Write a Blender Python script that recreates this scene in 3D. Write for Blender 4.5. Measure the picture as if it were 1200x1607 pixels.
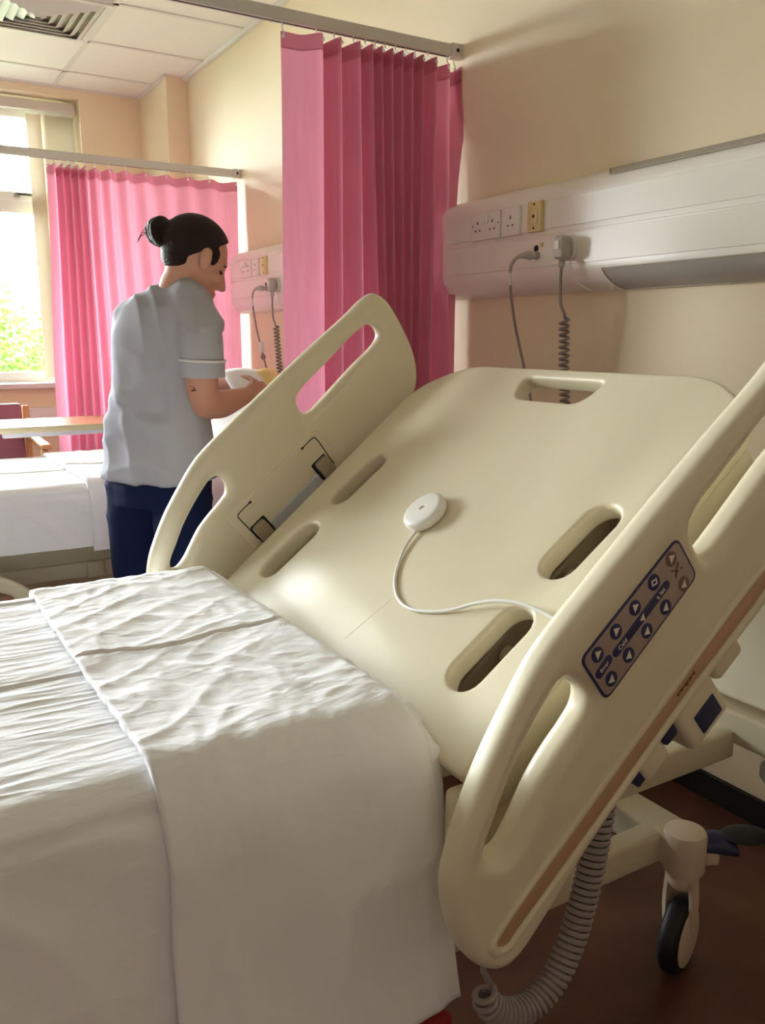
import bpy, bmesh, math, random
from math import pi, sin, cos, radians, sqrt, exp, atan2, hypot
from mathutils import Vector, Matrix, noise
random.seed(7)
for o in list(bpy.data.objects): bpy.data.objects.remove(o)
SC = bpy.context.scene
COL = SC.collection

# ------------------------------------------------------------------ camera, light, exposure
FPX, EYE = 1328.0, 1.25
PITCH, YAW = math.atan(273 / FPX), math.atan(819 / hypot(FPX, 273))
FW = Vector((sin(YAW) * cos(PITCH), cos(YAW) * cos(PITCH), -sin(PITCH)))
RT = Vector((cos(YAW), -sin(YAW), 0)); UP = RT.cross(FW)
cam_d = bpy.data.cameras.new('camera'); cam = bpy.data.objects.new('camera', cam_d); COL.objects.link(cam)
cam_d.sensor_fit = 'VERTICAL'; cam_d.sensor_height = 36.0; cam_d.lens = FPX / 1607 * 36.0
cam_d.clip_start = 0.02
cam.matrix_world = Matrix(((RT.x, UP.x, -FW.x, 0), (RT.y, UP.y, -FW.y, 0), (RT.z, UP.z, -FW.z, EYE), (0, 0, 0, 1)))
SC.camera = cam
SC.view_settings.view_transform = 'Standard'; SC.view_settings.look = 'None'
SC.view_settings.gamma = 1.0; SC.view_settings.use_curve_mapping = False
SC.view_settings.exposure = 1.56
SC.cycles.use_denoising = True
SC.cycles.max_bounces = 10; SC.cycles.diffuse_bounces = 6; SC.cycles.transmission_bounces = 6; SC.cycles.transparent_max_bounces = 12
SC.cycles.sample_clamp_indirect = 6.0
W = bpy.data.worlds.new('sky'); SC.world = W; W.use_nodes = True
bg = W.node_tree.nodes['Background']; bg.inputs[0].default_value = (0.94, 0.97, 1.0, 1); bg.inputs[1].default_value = 22.0

WIN_Y = 6.03                       # the window wall
WINS = [(-0.62, 1.36), (-3.1, -1.1), (-5.5, -3.6)]
WZ0, WZ1 = 0.955, 2.755
for i, (xa, xb) in enumerate(WINS):           # daylight portals in the window openings
    L = bpy.data.lights.new('daylight', 'AREA'); L.shape = 'RECTANGLE'; L.size = xb - xa; L.size_y = WZ1 - WZ0
    L.cycles.is_portal = True
    lo = bpy.data.objects.new('daylight', L); COL.objects.link(lo)
    lo.location = ((xa + xb) / 2, WIN_Y + .31, (WZ0 + WZ1) / 2); lo.rotation_euler = (-pi / 2, 0, 0)

# ------------------------------------------------------------------ helpers
def at(px, py, x=None, y=None, z=None):
    "the point of the room seen at a pixel, on a plane of constant x, y or z"
    d = FW + RT * ((px - 600) / FPX) - UP * ((py - 803.5) / FPX); o = Vector((0, 0, EYE))
    if x is not None: t = x / d.x
    elif y is not None: t = y / d.y
    else: t = (z - EYE) / d.z
    return o + d * t
def lin(c): return tuple(((v / 255) / 12.92 if v / 255 <= .04045 else ((v / 255 + .055) / 1.055) ** 2.4) for v in c)
def M(name, rgb, rough=.5, spec=.4, bump=0, bscale=60, var=0, vscale=8, transl=0, metal=0, stretch=None, coat=0, var_rgb=None):
    m = bpy.data.materials.new(name); m.use_nodes = True; nt = m.node_tree; N = nt.nodes
    p = N['Principled BSDF']; c = (*lin(rgb), 1)
    p.inputs['Base Color'].default_value = c; p.inputs['Roughness'].default_value = rough
    p.inputs['Specular IOR Level'].default_value = spec; p.inputs['Metallic'].default_value = metal
    if coat: p.inputs['Coat Weight'].default_value = coat; p.inputs['Coat Roughness'].default_value = .25
    tc = N.new('ShaderNodeTexCoord'); mp = N.new('ShaderNodeMapping'); nt.links.new(tc.outputs['Object'], mp.inputs[0])
    if stretch: mp.inputs['Scale'].default_value = stretch
    if var:
        n = N.new('ShaderNodeTexNoise'); n.inputs['Scale'].default_value = vscale; n.inputs['Detail'].default_value = 6
        nt.links.new(mp.outputs[0], n.inputs['Vector'])
        r = N.new('ShaderNodeValToRGB'); r.color_ramp.elements[0].position = .35; r.color_ramp.elements[1].position = .68
        d = (*[v * (1 - var) for v in c[:3]], 1) if var_rgb is None else (*lin(var_rgb), 1)
        r.color_ramp.elements[0].color = d; r.color_ramp.elements[1].color = c
        nt.links.new(n.outputs[0], r.inputs[0]); nt.links.new(r.outputs[0], p.inputs['Base Color'])
    if bump:
        n = N.new('ShaderNodeTexNoise'); n.inputs['Scale'].default_value = bscale; n.inputs['Detail'].default_value = 4
        nt.links.new(mp.outputs[0], n.inputs['Vector'])
        b = N.new('ShaderNodeBump'); b.inputs['Strength'].default_value = bump; b.inputs['Distance'].default_value = .01
        nt.links.new(n.outputs[0], b.inputs['Height']); nt.links.new(b.outputs[0], p.inputs['Normal'])
    if transl:
        t = N.new('ShaderNodeBsdfTranslucent'); t.inputs[0].default_value = c
        mx = N.new('ShaderNodeMixShader'); mx.inputs[0].default_value = transl
        nt.links.new(p.outputs[0], mx.inputs[1]); nt.links.new(t.outputs[0], mx.inputs[2])
        nt.links.new(mx.outputs[0], N['Material Output'].inputs[0])
    return m
def glass_mat():
    m = bpy.data.materials.new('window_glass'); m.use_nodes = True; nt = m.node_tree; N = nt.nodes; N.remove(N['Principled BSDF'])
    t = N.new('ShaderNodeBsdfTransparent'); t.inputs[0].default_value = (.95, .97, .96, 1)
    g = N.new('ShaderNodeBsdfGlossy'); g.inputs['Roughness'].default_value = .02
    fr = N.new('ShaderNodeFresnel'); fr.inputs[0].default_value = 1.45; mx = N.new('ShaderNodeMixShader')
    nt.links.new(fr.outputs[0], mx.inputs[0]); nt.links.new(t.outputs[0], mx.inputs[1]); nt.links.new(g.outputs[0], mx.inputs[2])
    nt.links.new(mx.outputs[0], N['Material Output'].inputs[0]); return m

def base_of(p):
    v = Vector((0, 0, 0))
    while p is not None: v = v + Vector(p.location); p = p.parent
    return v
def link_mesh(name, me, mat, parent=None, smooth=True, angle=40):
    "link a mesh whose vertices are in world coordinates"
    off = base_of(parent)
    if parent is not None: me.transform(Matrix.Translation(-off))
    else:
        xs = [v.co for v in me.vertices]
        lo = Vector((min(c.x for c in xs), min(c.y for c in xs), min(c.z for c in xs))); hi = Vector((max(c.x for c in xs), max(c.y for c in xs), max(c.z for c in xs)))
        off = Vector(((lo.x + hi.x) / 2, (lo.y + hi.y) / 2, lo.z)); me.transform(Matrix.Translation(-off))
    me.materials.clear(); me.materials.append(mat)
    o = bpy.data.objects.new(name, me); COL.objects.link(o)
    if parent is not None: o.parent = parent
    else: o.location = off
    if smooth:
        me.polygons.foreach_set('use_smooth', [True] * len(me.polygons)); me.set_sharp_from_angle(angle=radians(angle))
    return o
def tag(o, label=None, cat=None, group=None, kind=None):
    if label: o['label'] = label
    if cat: o['category'] = cat
    if group: o['group'] = group
    if kind: o['kind'] = kind
    return o
def thing(name, loc, label, cat, group=None):
    o = bpy.data.objects.new(name, None); o.empty_display_size = .1; COL.objects.link(o); o.location = loc
    return tag(o, label, cat, group)
def dup(o, delta=(0, 0, 0), parent=None, label=None):
    c = o.copy(); COL.objects.link(c)
    if parent is not None: c.parent = parent
    else: c.location = Vector(o.location) + Vector(delta)
    if label: c['label'] = label
    for ch in [k for k in o.children]: dup(ch, parent=c)
    return c

class B:
    "collects shapes, builds one mesh"
    def __init__(s): s.bm = bmesh.new()
    def face(s, vs):
        try: return s.bm.faces.new(vs)
        except ValueError: return None
    def box(s, c, size, bev=0, rot=None, seg=3):
        t = bmesh.new(); bmesh.ops.create_cube(t, size=1); bmesh.ops.scale(t, vec=size, verts=t.verts)
        if bev: bmesh.ops.bevel(t, geom=t.edges[:], offset=bev, segments=seg, profile=.5, affect='EDGES')
        mt = Matrix.Translation(c) @ (rot.to_4x4() if rot is not None else Matrix.Identity(4))
        return s.add(t, mt)
    def add(s, t, mt=Matrix.Identity(4)):
        t.transform(mt); mp = {}
        for v in t.verts: mp[v] = s.bm.verts.new(v.co)
        for f in t.faces: s.face([mp[v] for v in f.verts])
        t.free(); return s
    def bx(s, a, b, bev=0, seg=2):
        a = Vector(a); b = Vector(b)
        return s.box((a + b) / 2, [abs(v) for v in (b - a)], bev, seg=seg)
    def rings(s, rs, close=True, cap=True):
        V = [[s.bm.verts.new(p) for p in r] for r in rs]; n = len(rs[0])
        for i in range(len(V) - 1):
            for j in range(n if close else n - 1):
                s.face([V[i][j], V[i][(j + 1) % n], V[i + 1][(j + 1) % n], V[i + 1][j]])
        if cap and close: s.face(V[0][::-1]); s.face(V[-1])
        return s
    def tube(s, pts, r, n=10, cap=True):
        pts = [Vector(p) for p in pts]; rr = r if isinstance(r, (list, tuple)) else [r] * len(pts)
        tang = [(pts[min(i + 1, len(pts) - 1)] - pts[max(i - 1, 0)]).normalized() for i in range(len(pts))]
        ref = Vector((0, 0, 1)) if abs(tang[0].z) < .9 else Vector((1, 0, 0))
        nrm = (ref - tang[0] * ref.dot(tang[0])).normalized(); rs = []
        for p, t, q in zip(pts, tang, rr):
            nrm = (nrm - t * nrm.dot(t)).normalized(); b = t.cross(nrm)
            rs.append([p + (nrm * cos(2 * pi * k / n) + b * sin(2 * pi * k / n)) * q for k in range(n)])
        return s.rings(rs, True, cap)
    def ell(s, c, rad, rot=None, u=20, v=14):
        t = bmesh.new(); bmesh.ops.create_uvsphere(t, u_segments=u, v_segments=v, radius=1)
        mt = Matrix.Translation(c) @ (rot.to_4x4() if rot is not None else Matrix.Identity(4)) @ Matrix.Diagonal((*rad, 1))
        return s.add(t, mt)
    def lathe(s, prof, mt, n=32):
        rs = [[mt @ Vector((r * cos(2 * pi * k / n), r * sin(2 * pi * k / n), z)) for k in range(n)] for r, z in prof]
        return s.rings(rs)
    def mesh(s, name, weld=0):
        if weld: bmesh.ops.remove_doubles(s.bm, verts=s.bm.verts, dist=weld)
        bmesh.ops.recalc_face_normals(s.bm, faces=s.bm.faces)
        me = bpy.data.meshes.new(name); s.bm.to_mesh(me); s.bm.free(); return me
    def out(s, name, mat, parent=None, smooth=True, angle=40):
        return link_mesh(name, s.mesh(name), mat, parent, smooth, angle)

def basis(x, y, z, o): return Matrix(((x[0], y[0], z[0], o[0]), (x[1], y[1], z[1], o[1]), (x[2], y[2], z[2], o[2]), (0, 0, 0, 1)))
def catmull(pts, n=8, closed=True):
    P = [Vector(p) for p in pts]; m = len(P); out = []
    for i in range(m if closed else m - 1):
        if closed: p0, p1, p2, p3 = P[i - 1], P[i], P[(i + 1) % m], P[(i + 2) % m]
        else: p0, p1, p2, p3 = P[max(i - 1, 0)], P[i], P[i + 1], P[min(i + 2, m - 1)]
        # centripetal
        def kn(a, b): return max((b - a).length, 1e-6) ** .5
        t1 = kn(p0, p1) if (p1 - p0).length > 1e-9 else kn(p1, p2); t2 = t1 + kn(p1, p2); t3 = t2 + (kn(p2, p3) if (p3 - p2).length > 1e-9 else kn(p1, p2))
        if (p1 - p0).length < 1e-9: p0 = p1 - (p2 - p1)
        if (p3 - p2).length < 1e-9: p3 = p2 + (p2 - p1)
        for k in range(n):
            t = t1 + (t2 - t1) * k / n
            a1 = p0 * ((t1 - t) / t1) + p1 * (t / t1); a2 = p1 * ((t2 - t) / (t2 - t1)) + p2 * ((t - t1) / (t2 - t1)); a3 = p2 * ((t3 - t) / (t3 - t2)) + p3 * ((t - t2) / (t3 - t2))
            b1 = a1 * ((t2 - t) / t2) + a2 * (t / t2); b2 = a2 * ((t3 - t) / (t3 - t1)) + a3 * ((t - t1) / (t3 - t1))
            out.append(b1 * ((t2 - t) / (t2 - t1)) + b2 * ((t - t1) / (t2 - t1)))
    if not closed: out.append(P[-1])
    return out
def roundpoly(pts, r, n=6):
    "polygon with rounded corners"
    P = [Vector((p[0], p[1], 0)) for p in pts]; out = []; m = len(P)
    for i in range(m):
        a, b, c = P[i - 1], P[i], P[(i + 1) % m]; rr = r[i] if isinstance(r, (list, tuple)) else r
        d1 = (a - b); d2 = (c - b); rr = min(rr, d1.length * .48, d2.length * .48)
        s, e = b + d1.normalized() * rr, b + d2.normalized() * rr
        for k in range(n + 1):
            t = k / n; out.append(s * (1 - t) ** 2 + b * (2 * t * (1 - t)) + e * t * t)
    return out
def dense(pts, step):
    out = []; m = len(pts)
    for i in range(m):
        a, b = pts[i], pts[(i + 1) % m]; k = max(1, int((b - a).length / step))
        out += [a.lerp(b, j / k) for j in range(k)]
    return out
def slab(outline, holes, depth, bev, mt, res=4):
    "plate with holes and rounded rims; outline in local XY, depth centred on local Z"
    cu = bpy.data.curves.new('t', 'CURVE'); cu.dimensions = '2D'; cu.fill_mode = 'BOTH'
    cu.extrude = max(depth / 2 - bev, .0001); cu.bevel_depth = bev; cu.bevel_resolution = res; cu.offset = -bev
    for poly in [outline] + holes:
        sp = cu.splines.new('POLY'); sp.points.add(len(poly) - 1); sp.use_cyclic_u = True
        for q, p in zip(sp.points, poly): q.co = (p[0], p[1], 0, 1)
    ob = bpy.data.objects.new('t', cu); COL.objects.link(ob); dg = bpy.context.evaluated_depsgraph_get(); dg.update()
    me = bpy.data.meshes.new_from_object(ob.evaluated_get(dg)); bpy.data.objects.remove(ob); bpy.data.curves.remove(cu)
    t = bmesh.new(); t.from_mesh(me); bmesh.ops.remove_doubles(t, verts=t.verts, dist=1e-5); t.transform(mt)
    bmesh.ops.recalc_face_normals(t, faces=t.faces); t.to_mesh(me); t.free(); me.materials.clear(); return me
def text_mesh(s, size, mt, extrude=.0004, spacing=1.0):
    cu = bpy.data.curves.new('t', 'FONT'); cu.body = s; cu.size = size; cu.align_x = 'CENTER'; cu.align_y = 'CENTER'; cu.extrude = extrude; cu.space_character = spacing
    ob = bpy.data.objects.new('t', cu); COL.objects.link(ob); dg = bpy.context.evaluated_depsgraph_get(); dg.update()
    me = bpy.data.meshes.new_from_object(ob.evaluated_get(dg)); bpy.data.objects.remove(ob); bpy.data.curves.remove(cu); me.transform(mt); return me
def remesh(bd, voxel, smooth=6):
    me = bd.mesh('r'); ob = bpy.data.objects.new('t', me); COL.objects.link(ob)
    r = ob.modifiers.new('r', 'REMESH'); r.mode = 'VOXEL'; r.voxel_size = voxel
    if smooth: s = ob.modifiers.new('s', 'SMOOTH'); s.factor = .5; s.iterations = smooth
    dg = bpy.context.evaluated_depsgraph_get(); dg.update()
    m2 = bpy.data.meshes.new_from_object(ob.evaluated_get(dg)); bpy.data.objects.remove(ob); return m2
def displace(me, fn, it=12):
    "push vertices along blurred normals"
    V = me.vertices; nr = [v.normal.copy() for v in V]; E_ = [tuple(e.vertices) for e in me.edges]
    for _ in range(it):
        acc = [n_.copy() for n_ in nr]
        for a, b_ in E_: acc[a] += nr[b_]; acc[b_] += nr[a]
        nr = [n_.normalized() for n_ in acc]
    for v, n_ in zip(V, nr): v.co = v.co + n_ * fn(v.co)
def N3(x, y, z=0.0): return noise.noise(Vector((x, y, z)))
def sstep(a, b, x):
    t = min(1, max(0, (x - a) / (b - a))); return t * t * (3 - 2 * t)
def interp(x, xs, ys):
    if x <= xs[0]: return ys[0]
    for i in range(len(xs) - 1):
        if x <= xs[i + 1]: return ys[i] + (ys[i + 1] - ys[i]) * (x - xs[i]) / (xs[i + 1] - xs[i])
    return ys[-1]

# ------------------------------------------------------------------ materials
m_wall = M('wall_paint', (236, 222, 192), .55, .2, bump=.05, bscale=90)
m_wall2 = M('tan_wall', (134, 116, 104), .6, .3, bump=.05, bscale=90)  # unseen left and back walls, toned dark to hold down the fill light
m_ceil = M('ceiling_tile', (240, 238, 232), .9, .1, bump=.15, bscale=250)
m_grid = M('ceiling_grid', (226, 224, 220), .5)
m_floor = M('vinyl_floor', (104, 68, 50), .42, .4, var=.45, vscale=5, var_rgb=(78, 50, 38), bump=.06, bscale=120)
m_skirt = M('black_skirting', (26, 24, 24), .5)
m_upvc = M('window_upvc', (238, 238, 236), .35)
m_glass = glass_mat()
m_blind = M('blind_fabric', (210, 200, 174), .8, .1, transl=.06)
m_rail = M('rail_aluminium', (208, 203, 196), .38, .5)
m_curt = M('curtain_pink', (218, 144, 166), .85, .08, bump=.12, bscale=420, transl=.38, var=.12, vscale=60, stretch=(1, 1, .1))
m_tape = M('curtain_heading', (198, 118, 138), .85, .08, transl=.25)
m_hook = M('white_plastic', (236, 234, 230), .4)
m_trunk = M('trunking_white', (238, 232, 224), .3, .5)
m_cover = M('trunking_cover', (240, 234, 225), .22, .55)
m_socket = M('socket_white', (236, 230, 222), .3, .5)
m_cream = M('socket_cream', (226, 206, 150), .35)
m_dark = M('dark_hole', (30, 26, 24), .7)
m_lens = M('light_diffuser', (196, 190, 182), .3, .5, transl=.3)
m_cable = M('grey_cable', (150, 140, 136), .5)
m_plug = M('grey_plug', (188, 180, 176), .45)
m_bedp = M('cream_plastic', (226, 217, 190), .34, .45, bump=.05, bscale=500)
m_strip = M('rail_recess_strip', (186, 150, 116), .45)
m_frame = M('cream_steel', (204, 194, 166), .4)
m_hing = M('latch_grey', (168, 156, 132), .4)
m_black = M('black_rubber', (22, 21, 22), .55)
m_blue = M('dark_blue_plastic', (44, 50, 84), .4)
m_key = M('keypad_grey', (168, 150, 140), .35)
m_keyb = M('keypad_navy', (52, 52, 96), .4)
m_keybr = M('keypad_brown', (124, 96, 84), .4)
m_keyw = M('keypad_white', (232, 222, 208), .5)
m_ink = M('brown_ink', (96, 62, 48), .6)
def cotton(name, scale3, rot, strength):
    m = M(name, (243, 243, 246), .85, .12); nt = m.node_tree; N = nt.nodes; p = N['Principled BSDF']
    tc = N.new('ShaderNodeTexCoord'); mp = N.new('ShaderNodeMapping'); mp.inputs['Scale'].default_value = scale3; mp.inputs['Rotation'].default_value = (0, 0, rot)
    nt.links.new(tc.outputs['Object'], mp.inputs[0]); prev = None
    for sc_, ds, st_ in ((3.2, 1.6, strength), (8.5, 1.2, strength * .55), (90, 0, .06)):
        n = N.new('ShaderNodeTexNoise'); n.inputs['Scale'].default_value = sc_; n.inputs['Detail'].default_value = 3; n.inputs['Distortion'].default_value = ds
        nt.links.new(mp.outputs[0], n.inputs['Vector'])
        ma = N.new('ShaderNodeMath'); ma.operation = 'SUBTRACT'; ma.inputs[1].default_value = .5; nt.links.new(n.outputs[0], ma.inputs[0])
        ab = N.new('ShaderNodeMath'); ab.operation = 'ABSOLUTE'; nt.links.new(ma.outputs[0], ab.inputs[0])
        b = N.new('ShaderNodeBump'); b.invert = True; b.inputs['Strength'].default_value = st_; b.inputs['Distance'].default_value = .03 if sc_ < 50 else .004
        nt.links.new(ab.outputs[0], b.inputs['Height'])
        if prev is not None: nt.links.new(prev.outputs[0], b.inputs['Normal'])
        prev = b
    nt.links.new(prev.outputs[0], p.inputs['Normal']); return m
m_sheet = cotton('white_cotton', (1.1, 3.6, 2.0), .06, .17)
m_fold = cotton('white_cotton_fold', (1.4, 2.6, 1.4), .7, .15)
m_pill = M('white_pillow', (236, 236, 238), .85, .12, bump=.12, bscale=18)
m_puck = M('white_sensor', (240, 238, 234), .3)
m_red = M('red_plastic', (150, 16, 22), .4)
m_ivory = M('wheel_ivory', (206, 188, 166), .4)
m_skin = M('skin', (206, 152, 130), .5, .35)
m_hair = M('dark_brown_hair', (42, 28, 25), .6, .2, bump=.5, bscale=60, stretch=(1, 1, 4))
m_tunic = M('grey_tunic', (176, 176, 186), .85, .1, bump=.10, bscale=26)
m_pipe = M('white_piping', (226, 224, 226), .8)
m_navy = M('navy_trousers', (26, 34, 66), .85, .1, bump=.15, bscale=18)
m_shoe = M('black_shoe', (24, 24, 26), .5)
m_paper = M('paper_white', (240, 240, 244), .8, .1)
m_card = M('paper_cream', (238, 214, 150), .8, .1)
m_tabtop = M('beech_laminate', (218, 164, 124), .22, .5, var=.12, vscale=6, stretch=(1, 14, 14))
m_edge = M('table_edging', (196, 186, 150), .45)
m_wood = M('beech_wood', (206, 160, 104), .45, .4, var=.2, vscale=8, stretch=(6, 6, 1))
m_vinyl = M('plum_vinyl', (140, 88, 100), .4, .45)
m_metal = M('painted_metal', (196, 198, 206), .4, .4)
m_leaf = M('leaf_green', (78, 126, 42), .6, .2, transl=.3)
m_bark = M('bark', (96, 78, 60), .9, .1)
m_grass = M('lawn', (112, 122, 92), .9, .1, var=.3, vscale=3)
m_vent = M('vent_white', (226, 224, 220), .5)

# ------------------------------------------------------------------ room shell
X_HEAD, X_LEFT, Y_BACK, CEIL = 1.881, -5.8, -1.5, 2.815
def st(name, bd, mat, **k): return tag(bd.out(name, mat, smooth=False), kind='structure', **k)
st('floor', B().bx((X_LEFT, Y_BACK, -.1), (X_HEAD, WIN_Y, 0)), m_floor)
st('ceiling', B().bx((X_LEFT, Y_BACK, CEIL), (X_HEAD, WIN_Y, CEIL + .1)), m_ceil)
st('wall_right', B().bx((X_HEAD, Y_BACK - .15, -.1), (X_HEAD + .15, WIN_Y + .3, CEIL + .1)), m_wall)
st('wall_left', B().bx((X_LEFT - .15, Y_BACK - .15, -.1), (X_LEFT, WIN_Y + .3, CEIL + .1)), m_wall2)
st('wall_back', B().bx((X_LEFT, Y_BACK - .15, -.1), (X_HEAD, Y_BACK, CEIL + .1)), m_wall2)  # unseen, set close behind the camera to block light bounced off the ceiling
wb = B(); ya, yb = WIN_Y, WIN_Y + .32
wb.bx((X_LEFT, ya, -.1), (X_HEAD, yb, WZ0)); wb.bx((X_LEFT, ya, WZ1), (X_HEAD, yb, CEIL + .1))
xs = sorted([X_LEFT, X_HEAD] + [v for w in WINS for v in w])
for i in range(0, len(xs), 2): wb.bx((xs[i], ya, WZ0), (xs[i + 1], yb, WZ1))
st('wall_far', wb, m_wall)
st('trim_1', B().bx((1.752, 5.45, 0), (X_HEAD, WIN_Y, CEIL)), m_wall)              # corner pilaster
st('baseboard_right', B().bx((X_HEAD - .012, Y_BACK, 0), (X_HEAD, 5.45, .075), .003), m_skirt)
st('baseboard_far', B().bx((X_LEFT, WIN_Y - .012, 0), (1.752, WIN_Y, .075), .003), m_skirt)
st('trim_2', B().bx((X_HEAD - .028, Y_BACK, CEIL - .022), (X_HEAD, 5.45, CEIL), .004), m_grid)
tb_ = B(); tb_.bx((X_LEFT, WIN_Y - .02, CEIL - .012), (1.752, WIN_Y, CEIL)); st('trim_3', tb_, m_grid)
st('trim_4', B().bx((1.732, 5.43, CEIL - .014), (1.752, WIN_Y, CEIL)), m_grid)
n = 5
for k in range(-13, 4):
    y = 4.46 + k * .608
    if Y_BACK < y < WIN_Y: st('trim_%d' % n, B().bx((X_LEFT, y - .012, CEIL - .006), (X_HEAD, y + .012, CEIL)), m_grid); n += 1
for k in range(-11, 1):
    x = 1.211 + k * .608
    if x > X_LEFT: st('trim_%d' % n, B().bx((x - .014, Y_BACK, CEIL - .006), (x + .014, WIN_Y, CEIL)), m_grid); n += 1
# dado ledge under the window
st('trim_%d' % n, B().bx((-5.7, WIN_Y - .07, .70), (1.75, WIN_Y, .80), .006), m_upvc)
# ceiling air vent
def ceiling_vent(cx, cy, label):
    t = thing('ceiling_vent', (cx, cy, CEIL), label, 'vent', 'square ceiling vents')
    s = .297; z = CEIL - .006
    fb = B()
    for a, b_, c, d in ((-s, -s, s, -s + .03), (-s, s - .03, s, s), (-s, -s + .03, -s + .03, s - .03), (s - .03, -s + .03, s, s - .03)): fb.bx((cx + a, cy + b_, z - .008), (cx + c, cy + d, z))
    fb.out('vent_frame', m_vent, t, False)
    B().bx((cx - s + .01, cy - s + .01, CEIL - .005), (cx + s - .01, cy + s - .01, CEIL - .001)).out('vent_backing', m_hing, t, False)
    for k in range(6):
        r0 = s - .032 - k * .043; r1 = r0 - .036
        lb = B(); zz0, zz1 = z - .012, z - .001
        R0 = [Vector((cx + sx * r0, cy + sy * r0, zz1)) for sx, sy in ((-1, -1), (1, -1), (1, 1), (-1, 1))]
        R1 = [Vector((cx + sx * r1, cy + sy * r1, zz0 - .012)) for sx, sy in ((-1, -1), (1, -1), (1, 1), (-1, 1))]
        up_ = [p + Vector((0, 0, .004)) for p in R1]; u0 = [p + Vector((0, 0, .003)) for p in R0]
        lb.rings([R0, R1, up_, u0, R0], True, False); lb.out('louvre', m_vent, t, False)
    return t
ceiling_vent(.907, 4.765, 'square louvred air vent in the tiled ceiling above the curtain bays')

# ------------------------------------------------------------------ windows
def window(i, xa, xb):
    yf = WIN_Y + .20
    f = B(); d = .06
    f.bx((xa, yf, WZ0), (xb, yf + d, WZ0 + .07), .004); f.bx((xa, yf, WZ1 - .07), (xb, yf + d, WZ1), .004)
    f.bx((xa, yf, WZ0 + .07), (xa + .06, yf + d, WZ1 - .07), .004); f.bx((xb - .06, yf, WZ0 + .07), (xb, yf + d, WZ1 - .07), .004)
    f.bx((xa + .06, yf, 2.055), (xb - .06, yf + d, 2.135), .004)
    n_ = 2; w = (xb - xa) / n_
    for k in range(1, n_): f.bx((xa + k * w - .04, yf, WZ0 + .07), (xa + k * w + .04, yf + d, WZ1 - .07), .004)
    fo = tag(f.out('window_%d' % i, m_upvc, smooth=False), kind='structure')
    for k in range(n_):
        a, b_ = xa + k * w + .05, xa + (k + 1) * w - .05
        s = B()
        for p, q in (((a, yf - .012, 2.13), (b_, yf + .05, 2.185)), ((a, yf - .012, 2.64), (b_, yf + .05, 2.69)), ((a, yf - .012, 2.185), (a + .05, yf + .05, 2.64)), ((b_ - .05, yf - .012, 2.185), (b_, yf + .05, 2.64))): s.bx(p, q, .004)
        so = s.out('opening_sash', m_upvc, fo, False)
        h = B(); xm = (a + b_) / 2 - .18 if i > 1 else .97
        h.box((xm, yf - .03, 2.16), (.03, .03, .035), .006); h.box((xm + .05, yf - .045, 2.165), (.11, .014, .02), .005)
        h.out('window_handle', m_hook, so)
        B().bx((a + .04, yf + .02, 2.175), (b_ - .04, yf + .024, 2.65)).out('pane', m_glass, so, False)
        B().bx((a, yf + .03, WZ0 + .06), (b_, yf + .034, 2.065)).out('pane', m_glass, fo, False)
    B().bx((xa - .03, WIN_Y - .045, WZ0 - .03), (xb + .03, yf, WZ0 + .004), .006).out('window_sill', m_upvc, fo, False)
    return fo
for i, (xa, xb) in enumerate(WINS): window(i + 1, xa, xb)
def blind(xa, xb, y, right_x, label, nsl=12):
    t = thing('vertical_blind', ((xa + xb) / 2, y, WZ1), label, 'blind')
    B().bx((xa + .01, y - .025, WZ1 - .082), (xb - .01, y + .03, WZ1 - .02), .004).out('headrail', m_rail, t, False)
    c = B(); c.tube([(xa + .02, y - .02, WZ1 - .088), (xb - .02, y - .02, WZ1 - .088)], .003, 6); c.out('bead_chain', m_hook, t)
    for k in range(nsl):
        x = right_x - .015 - k * .0175; ang = radians(62) if k < nsl - 1 else radians(6)
        wv = Vector((cos(ang), -sin(ang), 0)); cc = Vector((x, y + .005, 0))
        if k == nsl - 1: cc = cc + Vector((-.028, -.02, 0))
        s = B(); hw = .0445; pr = [cc + wv * (-hw + 2 * hw * q / 6) + Vector((-wv.y, wv.x, 0)) * .004 * (1 - ((q - 3) / 3) ** 2) for q in range(7)]
        zs = (WZ0 + .03, 1.6, WZ1 - .105)
        s.rings([[p + Vector((0, 0, z)) for p in pr] for z in zs], False, False)
        so = s.out('slat', m_blind, t)
        B().tube([(cc.x, cc.y, WZ1 - .108), (cc.x, cc.y, WZ1 - .08)], .004, 6).out('slat_hook', m_hook, so)
    return t
blind(WINS[0][0], WINS[0][1], WIN_Y + .10, 1.325, 'cream vertical blind drawn to the right side of the bright window')

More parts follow.
